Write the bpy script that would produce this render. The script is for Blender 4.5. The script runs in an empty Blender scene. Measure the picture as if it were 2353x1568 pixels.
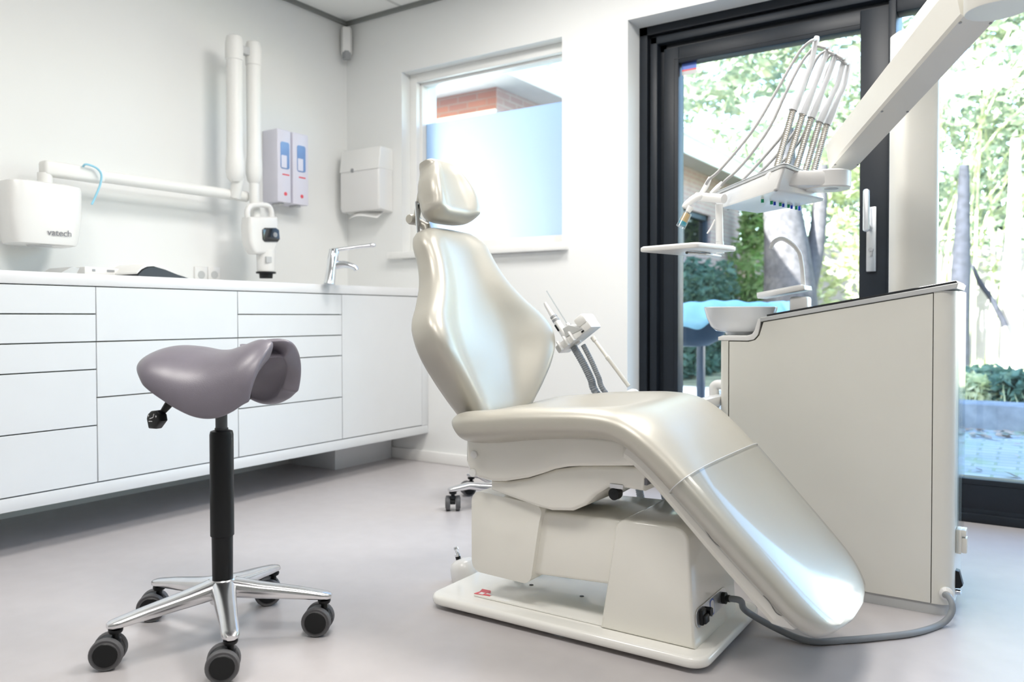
import bpy, bmesh, math, random
import numpy as np
from mathutils import Vector, Matrix
random.seed(7)
SC = bpy.context.scene
COL = SC.collection
R = math.radians

# ------------------------------------------------------------------ camera
W_, H_ = 2353.0, 1568.0
FPX, YAW, PITCH, ROLL, CYP, HC = 1842.87, R(33.4782), R(-1.0470), R(-0.0768), 762.44, 0.80
_f = np.array([-math.sin(YAW)*math.cos(PITCH), math.cos(YAW)*math.cos(PITCH), math.sin(PITCH)])
_r0 = np.array([math.cos(YAW), math.sin(YAW), 0.0]); _u0 = np.cross(_r0, _f)
_r = _r0*math.cos(ROLL) + _u0*math.sin(ROLL); _u = -_r0*math.sin(ROLL) + _u0*math.cos(ROLL)
CAMP = np.array([0, 0, HC])
cam = bpy.data.cameras.new('camera'); camo = bpy.data.objects.new('camera', cam); COL.objects.link(camo)
camo.matrix_world = Matrix(((_r[0], _u[0], -_f[0], 0), (_r[1], _u[1], -_f[1], 0), (_r[2], _u[2], -_f[2], HC), (0, 0, 0, 1)))
cam.sensor_width = 36.0; cam.lens = FPX/W_*36.0; cam.shift_y = -(H_/2-CYP)/W_
cam.clip_end = 200
cam.dof.use_dof = True; cam.dof.focus_distance = 2.15; cam.dof.aperture_fstop = 3.2
SC.camera = camo
def _ray(px, py): return _r*(px-W_/2)/FPX - _u*(py-CYP)/FPX + _f
def PY(px, py, y): d = _ray(px, py); return Vector(CAMP + d*(y/d[1]))          # a photo point on the plane y = const
def PX(px, py, x): d = _ray(px, py); return Vector(CAMP + d*(x/d[0]))
def PZ(px, py, z=0.0): d = _ray(px, py); return Vector(CAMP + d*((z-HC)/d[2]))
def PD(px, py, dep): return Vector(CAMP + _ray(px, py)*dep)

# ------------------------------------------------------------------ light
SC.view_settings.view_transform = 'Standard'; SC.view_settings.look = 'None'
SC.view_settings.gamma = 1.0; SC.view_settings.use_curve_mapping = False
SC.view_settings.exposure = 0.0
SC.cycles.use_denoising = True
SC.cycles.max_bounces = 10; SC.cycles.diffuse_bounces = 5; SC.cycles.transparent_max_bounces = 16
SC.cycles.sample_clamp_indirect = 6.0
SC.cycles.caustics_reflective = False; SC.cycles.caustics_refractive = False
wd = bpy.data.worlds.new('sky'); SC.world = wd; wd.use_nodes = True
nt = wd.node_tree; bg = nt.nodes['Background']
sky = nt.nodes.new('ShaderNodeTexSky'); sky.sky_type = 'NISHITA'; sky.sun_disc = False
sky.sun_elevation = R(27); sky.sun_rotation = R(205); sky.air_density = 1.2; sky.dust_density = 1.5; sky.ozone_density = 2.0
nt.links.new(sky.outputs[0], bg.inputs[0]); bg.inputs[1].default_value = 1.3
sun = bpy.data.lights.new('sun', 'SUN'); sun.energy = 38.0; sun.angle = R(0.6); sun.color = (1.0, 0.95, 0.86)
suno = bpy.data.objects.new('sun', sun); COL.objects.link(suno)
suno.rotation_euler = Vector((0.30, 0.80, -0.43)).to_track_quat('-Z', 'Y').to_euler()
def ceiling_lamp(x, y, sx, sy, e, c=(1.0, 0.965, 0.92)):
    l = bpy.data.lights.new('ceiling_panel', 'AREA'); l.shape = 'RECTANGLE'; l.size = sx; l.size_y = sy; l.energy = e; l.color = c
    o = bpy.data.objects.new('ceiling_panel', l); COL.objects.link(o); o.location = (x, y, 2.515); return o
for x, y, e in ((-1.8, 2.35, 24), (-1.8, 0.5, 23), (-0.5, 2.45, 40), (-0.5, 0.5, 25), (1.0, 2.3, 12), (1.0, 0.5, 12)):
    ceiling_lamp(x, y, 0.6, 0.6, e)

# ------------------------------------------------------------------ materials
def mat(name, col, rough=0.5, metal=0.0, spec=0.5, noise=0.04, nscale=8.0, bump=0.0, bscale=200.0, coat=0.0, sheen=0.0, trans=0.0):
    m = bpy.data.materials.new(name); m.use_nodes = True
    t = m.node_tree; b = t.nodes['Principled BSDF']
    n = t.nodes.new('ShaderNodeTexNoise'); n.inputs['Scale'].default_value = nscale; n.inputs['Detail'].default_value = 4
    tc = t.nodes.new('ShaderNodeTexCoord'); t.links.new(tc.outputs['Object'], n.inputs['Vector'])
    r = t.nodes.new('ShaderNodeValToRGB')
    lo = tuple(max(0, c*(1-noise)) for c in col); hi = tuple(min(1, c*(1+noise)) for c in col)
    r.color_ramp.elements[0].color = (*lo, 1); r.color_ramp.elements[1].color = (*hi, 1)
    r.color_ramp.elements[0].position = 0.3; r.color_ramp.elements[1].position = 0.7
    t.links.new(n.outputs[0], r.inputs[0]); t.links.new(r.outputs[0], b.inputs['Base Color'])
    b.inputs['Roughness'].default_value = rough; b.inputs['Metallic'].default_value = metal
    b.inputs['Specular IOR Level'].default_value = spec
    b.inputs['Coat Weight'].default_value = coat; b.inputs['Coat Roughness'].default_value = 0.08
    b.inputs['Sheen Weight'].default_value = sheen
    b.inputs['Transmission Weight'].default_value = trans
    if bump:
        n2 = t.nodes.new('ShaderNodeTexNoise'); n2.inputs['Scale'].default_value = bscale; n2.inputs['Detail'].default_value = 3
        t.links.new(tc.outputs['Object'], n2.inputs['Vector'])
        bp = t.nodes.new('ShaderNodeBump'); bp.inputs['Strength'].default_value = bump; bp.inputs['Distance'].default_value = 0.002
        t.links.new(n2.outputs[0], bp.inputs['Height']); t.links.new(bp.outputs[0], b.inputs['Normal'])
    return m
def clear(name, tint=(1, 1, 1), gloss=0.10, rough=0.02, haze=0.0, hazecol=(0.9, 0.95, 1.0)):
    m = bpy.data.materials.new(name); m.use_nodes = True; t = m.node_tree
    for n in list(t.nodes): t.nodes.remove(n)
    out = t.nodes.new('ShaderNodeOutputMaterial'); tr = t.nodes.new('ShaderNodeBsdfTransparent'); tr.inputs[0].default_value = (*tint, 1)
    gl = t.nodes.new('ShaderNodeBsdfGlossy'); gl.inputs['Roughness'].default_value = rough
    lw = t.nodes.new('ShaderNodeLayerWeight'); lw.inputs[0].default_value = 0.5
    pw = t.nodes.new('ShaderNodeMath'); pw.operation = 'POWER'; pw.inputs[1].default_value = 5.0; t.links.new(lw.outputs['Facing'], pw.inputs[0])
    ma = t.nodes.new('ShaderNodeMath'); ma.operation = 'MULTIPLY_ADD'; ma.inputs[1].default_value = 0.85; ma.inputs[2].default_value = gloss*0.6; t.links.new(pw.outputs[0], ma.inputs[0])
    mx = t.nodes.new('ShaderNodeMixShader')
    t.links.new(ma.outputs[0], mx.inputs[0]); t.links.new(tr.outputs[0], mx.inputs[1]); t.links.new(gl.outputs[0], mx.inputs[2])
    last = mx
    if haze:
        df = t.nodes.new('ShaderNodeBsdfTranslucent'); df.inputs[0].default_value = (*hazecol, 1)
        d2 = t.nodes.new('ShaderNodeBsdfDiffuse'); d2.inputs[0].default_value = (*hazecol, 1)
        ad = t.nodes.new('ShaderNodeMixShader'); ad.inputs[0].default_value = 0.25
        t.links.new(df.outputs[0], ad.inputs[1]); t.links.new(d2.outputs[0], ad.inputs[2])
        m2 = t.nodes.new('ShaderNodeMixShader'); m2.inputs[0].default_value = haze
        t.links.new(mx.outputs[0], m2.inputs[1]); t.links.new(ad.outputs[0], m2.inputs[2]); last = m2
    t.links.new(last.outputs[0], out.inputs[0]); return m
def brickmat(name, c1, c2, mortar, scale, bw, bh, msize=0.02, rough=0.8, axes='xz', bumps=0.3, offset=0.5, mossy=None):
    m = bpy.data.materials.new(name); m.use_nodes = True; t = m.node_tree; b = t.nodes['Principled BSDF']
    tc = t.nodes.new('ShaderNodeTexCoord'); sp = t.nodes.new('ShaderNodeSeparateXYZ'); cb = t.nodes.new('ShaderNodeCombineXYZ')
    t.links.new(tc.outputs['Object'], sp.inputs[0])
    for k, a in enumerate(axes): t.links.new(sp.outputs['xyz'.index(a)], cb.inputs[k])
    bt = t.nodes.new('ShaderNodeTexBrick'); bt.offset = offset
    bt.inputs['Color1'].default_value = (*c1, 1); bt.inputs['Color2'].default_value = (*c2, 1); bt.inputs['Mortar'].default_value = (*mortar, 1)
    bt.inputs['Scale'].default_value = scale; bt.inputs['Brick Width'].default_value = bw; bt.inputs['Row Height'].default_value = bh
    bt.inputs['Mortar Size'].default_value = msize
    t.links.new(cb.outputs[0], bt.inputs['Vector'])
    n = t.nodes.new('ShaderNodeTexNoise'); n.inputs['Scale'].default_value = 3.0; n.inputs['Detail'].default_value = 6
    t.links.new(tc.outputs['Object'], n.inputs['Vector'])
    mx = t.nodes.new('ShaderNodeMixRGB'); mx.blend_type = 'MIX'
    rr = t.nodes.new('ShaderNodeValToRGB'); rr.color_ramp.elements[0].position = 0.5; rr.color_ramp.elements[1].position = 0.68
    rr.color_ramp.elements[0].color = (0, 0, 0, 1); rr.color_ramp.elements[1].color = (0.6, 0.6, 0.6, 1)
    t.links.new(n.outputs[0], rr.inputs[0]); t.links.new(rr.outputs[0], mx.inputs[0])
    t.links.new(bt.outputs[0], mx.inputs[1]); mx.inputs[2].default_value = (*(mossy or tuple(c*0.8 for c in c1)), 1)
    t.links.new(mx.outputs[0], b.inputs['Base Color']); b.inputs['Roughness'].default_value = rough
    if bumps:
        bp = t.nodes.new('ShaderNodeBump'); bp.inputs['Strength'].default_value = bumps; bp.inputs['Distance'].default_value = 0.01; bp.invert = True
        t.links.new(bt.outputs[1], bp.inputs['Height']); t.links.new(bp.outputs[0], b.inputs['Normal'])
    return m
def leafmat(name, c1, c2, tl=0.45):
    m = bpy.data.materials.new(name); m.use_nodes = True; t = m.node_tree
    for n in list(t.nodes): t.nodes.remove(n)
    out = t.nodes.new('ShaderNodeOutputMaterial'); tc = t.nodes.new('ShaderNodeTexCoord')
    n = t.nodes.new('ShaderNodeTexNoise'); n.inputs['Scale'].default_value = 6.0; t.links.new(tc.outputs['Object'], n.inputs['Vector'])
    r = t.nodes.new('ShaderNodeValToRGB'); r.color_ramp.elements[0].color = (*c1, 1); r.color_ramp.elements[1].color = (*c2, 1)
    r.color_ramp.elements[0].position = 0.35; r.color_ramp.elements[1].position = 0.65
    t.links.new(n.outputs[0], r.inputs[0])
    a = t.nodes.new('ShaderNodeBsdfDiffuse'); c = t.nodes.new('ShaderNodeBsdfTranslucent'); mx = t.nodes.new('ShaderNodeMixShader'); mx.inputs[0].default_value = tl
    t.links.new(r.outputs[0], a.inputs[0]); t.links.new(r.outputs[0], c.inputs[0])
    t.links.new(a.outputs[0], mx.inputs[1]); t.links.new(c.outputs[0], mx.inputs[2]); t.links.new(mx.outputs[0], out.inputs[0]); return m
M = {}
M['wall'] = mat('white_wall_paint', (0.80, 0.81, 0.80), 0.75, noise=0.01, nscale=2, bump=0.05, bscale=300)
M['wallfar'] = mat('unseen_wall_fill_cut_grey', (0.34, 0.34, 0.33), 0.8, noise=0.02, nscale=2)  # unseen walls; grey made up to cut bounced fill light and deepen shade
M['trim'] = mat('white_gloss_paint', (0.86, 0.86, 0.84), 0.35, noise=0.01)
M['floor'] = mat('grey_lilac_linoleum', (0.50, 0.475, 0.48), 0.33, noise=0.03, nscale=14, bump=0.02, bscale=90)
M['ceiling'] = brickmat('white_ceiling_tiles', (0.84, 0.85, 0.83), (0.83, 0.84, 0.82), (0.60, 0.61, 0.59), 1.0, 0.6, 0.6, 0.012, 0.9, 'xy', 0.1, offset=0.0, mossy=(0.83, 0.84, 0.82))
M['ceiltrim'] = mat('grey_edge_profile', (0.22, 0.23, 0.22), 0.5)
M['cab'] = mat('white_laminate', (0.68, 0.70, 0.715), 0.38, noise=0.01)
M['carcass'] = mat('cabinet_gap_grey', (0.20, 0.22, 0.19), 0.7)
M['top'] = mat('white_worktop', (0.74, 0.75, 0.76), 0.35, noise=0.01)
M['plinth'] = mat('plinth_white', (0.72, 0.74, 0.76), 0.5, noise=0.01)
M['anth'] = mat('anthracite_frame', (0.011, 0.015, 0.021), 0.42, spec=0.3, noise=0.1)
M['anth2'] = mat('anthracite_gasket', (0.006, 0.007, 0.008), 0.6)
M['steel'] = mat('brushed_aluminium', (0.72, 0.73, 0.75), 0.32, metal=0.9, noise=0.03)
M['chrome'] = mat('chrome', (0.80, 0.82, 0.85), 0.10, metal=1.0, noise=0.01)
M['alu'] = mat('polished_aluminium', (0.76, 0.76, 0.77), 0.22, metal=1.0, noise=0.04, nscale=30)
M['black'] = mat('black_plastic', (0.007, 0.008, 0.009), 0.40, spec=0.3, noise=0.1)
M['tire'] = mat('grey_rubber_tread', (0.10, 0.10, 0.105), 0.55)
M['dgrey'] = mat('dark_grey_plastic', (0.06, 0.065, 0.07), 0.45)
M['leather'] = mat('pearl_beige_leather', (0.47, 0.45, 0.395), 0.37, metal=0.28, spec=0.6, noise=0.02, bump=0.05, bscale=500)
M['saddle'] = mat('violet_grey_leather', (0.165, 0.150, 0.180), 0.36, spec=0.6, noise=0.04, nscale=20, bump=0.10, bscale=420)
M['cover'] = mat('glossy_ivory_plastic', (0.80, 0.785, 0.72), 0.14, noise=0.01, coat=0.3)
M['cover2'] = mat('ivory_plastic', (0.72, 0.705, 0.65), 0.28, noise=0.01)
M['base'] = mat('glossy_white_enamel', (0.85, 0.84, 0.80), 0.16, noise=0.01, coat=0.3)
M['console'] = mat('cream_console_panel', (0.71, 0.70, 0.645), 0.32, noise=0.01)
M['seam'] = mat('dark_seam', (0.10, 0.09, 0.07), 0.7)
M['lgrey'] = mat('light_grey_plastic', (0.50, 0.51, 0.51), 0.4, noise=0.01)
M['mgrey'] = mat('mid_grey_plastic', (0.30, 0.31, 0.32), 0.4, noise=0.02)
M['white'] = mat('white_plastic', (0.76, 0.755, 0.74), 0.25, noise=0.01)
M['softwhite'] = mat('satin_white_plastic', (0.78, 0.78, 0.76), 0.45, noise=0.01)
M['dispenser'] = mat('lilac_white_plastic', (0.70, 0.69, 0.77), 0.3, noise=0.01)
M['porcelain'] = mat('white_porcelain', (0.80, 0.82, 0.84), 0.12, noise=0.01, coat=0.4)
M['hose'] = mat('grey_hose', (0.23, 0.25, 0.27), 0.45, noise=0.05)
M['whose'] = mat('pale_grey_silicone_hose', (0.36, 0.36, 0.36), 0.4, noise=0.01)
M['sleeve'] = mat('milky_silicone_sleeve', (0.52, 0.53, 0.55), 0.35, noise=0.01)
M['spring'] = mat('nickel_spring', (0.52, 0.49, 0.44), 0.28, metal=1.0, noise=0.05)
M['glass'] = clear('window_glass', (0.93, 0.985, 1.0), 0.06)
M['acryl'] = clear('clear_acrylic', (0.95, 0.98, 0.99), 0.05, 0.05)
M['vinyl'] = clear('clear_vinyl_cover', (0.965, 0.975, 0.98), 0.12, 0.10)
M['frost'] = (lambda m: m)(clear('frosted_film', (0.80, 0.90, 1.0), 0.06, haze=0.28, hazecol=(0.72, 0.80, 0.90)))
def frosted(m):
    t = m.node_tree; tr = [n for n in t.nodes if n.type == 'BSDF_TRANSPARENT'][0]; rf = t.nodes.new('ShaderNodeBsdfRefraction')
    rf.inputs['Roughness'].default_value = 0.62; rf.inputs['IOR'].default_value = 1.45; rf.inputs[0].default_value = (0.62, 0.72, 0.84, 1)
    for l in list(t.links):
        if l.from_node == tr: s_ = l.to_socket; t.links.remove(l); t.links.new(rf.outputs[0], s_)
frosted(M['frost'])
M['vial'] = clear('clear_plastic_cup', (0.95, 0.98, 0.99), 0.35, 0.03)
M['red'] = mat('red_sticker', (0.72, 0.10, 0.12), 0.4)
M['blue'] = mat('blue_ink', (0.08, 0.16, 0.55), 0.4)
M['ink'] = mat('grey_ink', (0.16, 0.16, 0.18), 0.5)
M['winkg'] = mat('white_ink', (0.8, 0.8, 0.8), 0.5)
M['teal'] = mat('teal_plastic', (0.02, 0.30, 0.40), 0.35)
M['amber'] = mat('amber_plastic', (0.62, 0.42, 0.18), 0.35)
M['green'] = mat('green_knob', (0.01, 0.28, 0.13), 0.35)
M['cobalt'] = mat('cobalt_knob', (0.01, 0.05, 0.50), 0.35)
M['bluetube'] = mat('pale_blue_tube', (0.28, 0.60, 0.76), 0.4)
M['winblue'] = mat('blue_dispenser_window', (0.17, 0.28, 0.52), 0.2)
M['paper'] = mat('white_paper', (0.85, 0.85, 0.83), 0.8, noise=0.01)
M['bookblk'] = mat('black_book_cover', (0.02, 0.022, 0.03), 0.4)
M['bglass'] = mat('black_glass', (0.010, 0.012, 0.016), 0.06, spec=0.8)
# outdoors
M['brick'] = brickmat('red_brick', (0.33, 0.15, 0.13), (0.26, 0.13, 0.13), (0.26, 0.20, 0.20), 1.0, 0.22, 0.065, 0.008, 0.85, 'xz')
M['brickside'] = brickmat('hazed_brick_side', (0.52, 0.37, 0.37), (0.45, 0.33, 0.35), (0.52, 0.47, 0.48), 1.0, 0.22, 0.065, 0.008, 0.85, 'yz')  # brick paled and desaturated, glass haze put into the colour
M['fascia'] = mat('white_fascia', (0.86, 0.88, 0.88), 0.5)
M['soffit'] = mat('grey_soffit', (0.45, 0.43, 0.46), 0.7)
M['rooftile'] = mat('dark_roofing', (0.13, 0.12, 0.13), 0.8)
M['paving'] = brickmat('cobble_paving', (0.42, 0.45, 0.48), (0.32, 0.36, 0.41), (0.27, 0.32, 0.27), 1.0, 0.22, 0.11, 0.009, 0.75, 'xy', 0.6, mossy=(0.26, 0.36, 0.14))
M['earth'] = mat('dry_grass_ground', (0.40, 0.38, 0.24), 0.95, noise=0.5, nscale=3, bump=0.6, bscale=30)
M['kerb'] = mat('concrete_kerb', (0.22, 0.25, 0.30), 0.9, noise=0.2, nscale=12)
M['bark'] = mat('grey_bark', (0.085, 0.078, 0.085), 0.9, noise=0.35, nscale=14, bump=0.8, bscale=40)
M['dbark'] = mat('shaded_dark_bark', (0.035, 0.036, 0.05), 0.9, noise=0.35, nscale=14, bump=0.6, bscale=40)  # slim trunk's bluish shade put into the bark colour, shared by small stems
M['fence'] = mat('pale_fence_boards', (0.50, 0.44, 0.44), 0.8, noise=0.06, nscale=4)
M['tarp'] = mat('light_blue_tarpaulin', (0.34, 0.62, 0.78), 0.45, noise=0.12, nscale=5)
M['dmetal'] = mat('dark_blue_metal', (0.03, 0.05, 0.09), 0.4)
M['leaf1'] = leafmat('bright_leaves', (0.20, 0.36, 0.10), (0.42, 0.52, 0.26))
M['leaf2'] = leafmat('ivy_leaves', (0.07, 0.15, 0.12), (0.17, 0.27, 0.22), 0.2)
M['leaf3'] = leafmat('evergreen_leaves', (0.20, 0.27, 0.20), (0.46, 0.50, 0.36))
M['leaf4'] = leafmat('straw_bamboo', (0.46, 0.52, 0.28), (0.64, 0.66, 0.46), 0.3)
M['leaf5'] = leafmat('dry_leaves', (0.30, 0.22, 0.18), (0.55, 0.45, 0.38), 0.1)

# ------------------------------------------------------------------ mesh helpers
ORG = {}
class MB:
    def __init__(s): s.bm = bmesh.new()
    def _merge(s, b, mtx=None):
        if mtx is not None: bmesh.ops.transform(b, matrix=mtx, verts=b.verts)
        me = bpy.data.meshes.new('tmp'); b.to_mesh(me); b.free(); s.bm.from_mesh(me); bpy.data.meshes.remove(me); return s
    def box(s, x0, x1, y0, y1, z0, z1, r=0.0, seg=2, mtx=None):
        b = bmesh.new(); bmesh.ops.create_cube(b, size=1.0)
        bmesh.ops.scale(b, vec=(abs(x1-x0), abs(y1-y0), abs(z1-z0)), verts=b.verts)
        if r > 0: bmesh.ops.bevel(b, geom=list(b.edges), offset=r, segments=seg, profile=0.5, affect='EDGES')
        bmesh.ops.translate(b, vec=((x0+x1)/2, (y0+y1)/2, (z0+z1)/2), verts=b.verts)
        return s._merge(b, mtx)
    def prism(s, pts, axis, a0, a1, r=0.0, seg=3, mtx=None):
        """outline pts in the plane across axis ('x': (y,z), 'y': (x,z), 'z': (x,y)) pushed from a0 to a1, rims rounded by r"""
        b = bmesh.new()
        f3 = {'x': lambda p, a: (a, p[0], p[1]), 'y': lambda p, a: (p[0], a, p[1]), 'z': lambda p, a: (p[0], p[1], a)}[axis]
        A = [b.verts.new(f3(p, a0)) for p in pts]; B = [b.verts.new(f3(p, a1)) for p in pts]
        b.faces.new(A); b.faces.new(B[::-1]); n = len(pts)
        for i in range(n): b.faces.new((A[i], B[i], B[(i+1) % n], A[(i+1) % n]))
        bmesh.ops.recalc_face_normals(b, faces=b.faces)
        if r > 0:
            S = set(A); T = set(B)
            ed = [e for e in b.edges if (e.verts[0] in S and e.verts[1] in S) or (e.verts[0] in T and e.verts[1] in T)]
            bmesh.ops.bevel(b, geom=ed, offset=r, segments=seg, profile=0.5, affect='EDGES', clamp_overlap=True)
        return s._merge(b, mtx)
    def loft(s, rings, cap=True, mtx=None):
        b = bmesh.new(); V = [[b.verts.new(p) for p in r] for r in rings]; n = len(rings[0])
        for i in range(len(V)-1):
            for j in range(n): b.faces.new((V[i][j], V[i][(j+1) % n], V[i+1][(j+1) % n], V[i+1][j]))
        if cap: b.faces.new(V[0][::-1]); b.faces.new(V[-1])
        bmesh.ops.remove_doubles(b, verts=b.verts, dist=1e-6)
        bmesh.ops.recalc_face_normals(b, faces=b.faces)
        return s._merge(b, mtx)
    def tube(s, pts, rad, seg=12, sub=1, cap=True):
        P = [Vector(p) for p in pts]
        rr = list(rad) if hasattr(rad, '__len__') else [rad]*len(P)
        if sub > 1:
            Q, q = [], []
            for i in range(len(P)-1):
                p0, p1, p2, p3 = P[max(i-1, 0)], P[i], P[i+1], P[min(i+2, len(P)-1)]
                for k in range(sub):
                    t = k/sub
                    Q.append(0.5*((2*p1)+(p2-p0)*t+(2*p0-5*p1+4*p2-p3)*t*t+(3*p1-p0-3*p2+p3)*t**3)); q.append(rr[i]*(1-t)+rr[i+1]*t)
            Q.append(P[-1]); q.append(rr[-1]); P, rr = Q, q
        T = [(P[min(i+1, len(P)-1)]-P[max(i-1, 0)]).normalized() for i in range(len(P))]
        up = Vector((0, 0, 1)) if abs(T[0].z) < 0.9 else Vector((1, 0, 0))
        nrm = T[0].cross(up).normalized(); rings = []
        for i in range(len(P)):
            nrm = (nrm - T[i]*nrm.dot(T[i])).normalized(); bn = T[i].cross(nrm)
            rings.append([P[i]+(nrm*math.cos(2*math.pi*k/seg)+bn*math.sin(2*math.pi*k/seg))*rr[i] for k in range(seg)])
        return s.loft(rings, cap)
    def lathe(s, prof, base=(0, 0, 0), axis=(0, 0, 1), seg=24):
        a = Vector(axis).normalized(); q = Vector((0, 0, 1)).rotation_difference(a).to_matrix().to_4x4(); mtx = Matrix.Translation(base) @ q
        rings = [[mtx @ Vector((max(r, 1e-5)*math.cos(2*math.pi*k/seg), max(r, 1e-5)*math.sin(2*math.pi*k/seg), z)) for k in range(seg)] for r, z in prof]
        return s.loft(rings, True)
    def grid(s, fn, nu, nv, mtx=None):
        b = bmesh.new(); V = [[b.verts.new(fn(i/nu, j/nv)) for j in range(nv+1)] for i in range(nu+1)]
        for i in range(nu):
            for j in range(nv): b.faces.new((V[i][j], V[i+1][j], V[i+1][j+1], V[i][j+1]))
        return s._merge(b, mtx)
    def build(s, name, m, parent=None, ang=38, keep=False):
        off = ORG[parent.name] if parent is not None else Vector((0, 0, 0))
        if off.length: bmesh.ops.translate(s.bm, vec=-off, verts=s.bm.verts)
        me = bpy.data.meshes.new(name); s.bm.to_mesh(me); s.bm.free()
        for p in me.polygons: p.use_smooth = True
        me.set_sharp_from_angle(angle=R(ang))
        me.materials.append(m if not isinstance(m, str) else M[m])
        o = bpy.data.objects.new(name, me); COL.objects.link(o)
        ORG[o.name] = off
        if parent is not None: o.parent = parent
        return o
def tag(o, label, cat, group=None, kind=None):
    o['label'] = label; o['category'] = cat
    if group: o['group'] = group
    if kind: o['kind'] = kind
    return o
def thing(name, label, cat, loc, group=None):
    o = bpy.data.objects.new(name, None); COL.objects.link(o); o.location = loc; o.empty_display_size = 0.05
    ORG[o.name] = Vector(loc); return tag(o, label, cat, group)
def struct(mb, name, m, parent=None):
    o = mb.build(name, m, parent)
    if parent is None: o['kind'] = 'structure'
    return o
def text_mb(txt, size, mtx, ext=0.0004):
    c = bpy.data.curves.new('t', 'FONT'); c.body = txt; c.size = size; c.extrude = ext; c.align_x = 'CENTER'; c.align_y = 'CENTER'
    o = bpy.data.objects.new('t', c); COL.objects.link(o)
    dg = bpy.context.evaluated_depsgraph_get(); me = bpy.data.meshes.new_from_object(o.evaluated_get(dg))
    mb = MB(); mb.bm.from_mesh(me); bmesh.ops.transform(mb.bm, matrix=mtx, verts=mb.bm.verts)
    bpy.data.objects.remove(o); bpy.data.curves.remove(c); bpy.data.meshes.remove(me); return mb
def frame(origin, xdir, ydir):
    x = Vector(xdir).normalized(); z = x.cross(Vector(ydir)).normalized(); y = z.cross(x)
    m = Matrix((x, y, z)).transposed().to_4x4(); m.translation = origin; return m
def arc(cx, cy, r, a0, a1, n): return [(cx+r*math.cos(R(a0+(a1-a0)*i/n)), cy+r*math.sin(R(a0+(a1-a0)*i/n))) for i in range(n+1)]
def rrect(x0, x1, y0, y1, r, n=5):
    return arc(x1-r, y1-r, r, 0, 90, n)+arc(x0+r, y1-r, r, 90, 180, n)+arc(x0+r, y0+r, r, 180, 270, n)+arc(x1-r, y0+r, r, 270, 360, n)
def lerp_tab(tab, x):
    if x <= tab[0][0]: return tab[0][1:]
    for a, b in zip(tab, tab[1:]):
        if x <= b[0]:
            t = (x-a[0])/(b[0]-a[0]); t = t*t*(3-2*t) if False else t
            return tuple(p+(q-p)*t for p, q in zip(a[1:], b[1:]))
    return tab[-1][1:]
def smooth_tab(tab, x):
    """Catmull-Rom through a table of (x, values...)"""
    xs = [r[0] for r in tab]
    if x <= xs[0]: return tab[0][1:]
    if x >= xs[-1]: return tab[-1][1:]
    i = max(k for k in range(len(xs)-1) if xs[k] <= x); t = (x-xs[i])/(xs[i+1]-xs[i])
    a, b, c, d = tab[max(i-1, 0)], tab[i], tab[i+1], tab[min(i+2, len(tab)-1)]
    return tuple(0.5*(2*q+(r-p)*t+(2*p-5*q+4*r-s)*t*t+(3*q-p-3*r+s)*t**3) for p, q, r, s in zip(a[1:], b[1:], c[1:], d[1:]))
def sgp(c, e): return math.copysign(abs(c)**e, c)

# ================================================================== the room
XL, YB, ZC, XR, YFR = -3.434, 3.43, 2.534, 2.30, -1.60
YO = 3.74                                                     # outer face of the back wall
WX0, WX1, WZ0, WZ1 = -3.008, -1.973, 1.165, 2.172             # small window opening
DX0, DX1, DZ1 = -1.6207, 2.05, 2.18                           # terrace door opening
mb = MB().box(XL-0.3, XR+0.3, YFR-0.3, YO, -0.2, 0.0); struct(mb, 'floor', 'floor')
mb = MB().box(XL-0.3, XR+0.3, YFR-0.3, YO, ZC, ZC+0.1); struct(mb, 'ceiling', 'ceiling')
mb = MB().box(XL-0.3, XL, YFR-0.3, YO, 0, ZC); struct(mb, 'wall_left', 'wall')
mb = MB().box(XR, XR+0.3, YFR-0.3, YO, 0, ZC); struct(mb, 'wall_right', 'wallfar')
mb = MB().box(XL, XR, YFR-0.3, YFR, 0, ZC); struct(mb, 'wall_front', 'wallfar')
mb = MB()
mb.box(XL, WX0, YB, YO, 0, ZC); mb.box(WX0, WX1, YB, YO, 0, WZ0-0.04); mb.box(WX0, WX1, YB, YO, WZ1, ZC)
mb.box(WX1, DX0, YB, YO, 0, ZC); mb.box(DX0, DX1, YB, YO, DZ1, ZC); mb.box(DX1, XR, YB, YO, 0, ZC)
struct(mb, 'wall_back', 'wall')
mb = MB().box(XL, DX0, YB-0.016, YB, 0, 0.062, 0.004); struct(mb, 'baseboard_back', 'trim')
mb = MB().box(XL, XR, YB-0.018, YB, ZC-0.022, ZC); mb.box(XL, XL+0.018, YFR, YB, ZC-0.022, ZC); struct(mb, 'trim_1', 'ceiltrim')
# small window: white frame, half frosted pane, sill
def ring(mb, x0, x1, z0, z1, w, y0, y1, wb=None):
    wb = w if wb is None else wb
    mb.box(x0, x0+w, y0, y1, z0, z1, 0.003); mb.box(x1-w, x1, y0, y1, z0, z1, 0.003)
    mb.box(x0+w, x1-w, y0, y1, z1-w, z1, 0.003); mb.box(x0+w, x1-w, y0, y1, z0, z0+wb, 0.003)
mb = MB(); ring(mb, WX0, WX1+0.11, WZ0, WZ1, 0.048, 3.50, 3.60); ring(mb, WX0+0.048, WX1+0.06, WZ0+0.03, WZ1-0.048, 0.014, 3.535, 3.60)
win1 = struct(mb, 'window_1', 'trim')
mb = MB().box(WX0+0.05, WX1+0.1, 3.575, 3.580, 1.905, WZ1-0.05); mb.build('window_pane', 'glass', win1)
mb = MB().box(WX0+0.05, WX1+0.1, 3.570, 3.580, WZ0+0.03, 1.900); o = mb.build('frosted_pane', 'frost', win1); o['label'] = 'frosted lower pane'
mb = MB().box(-3.085, -1.935, YB-0.045, YB+0.09, WZ0-0.038, WZ0, 0.006); o = mb.build('window_sill', 'trim', win1)
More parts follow.
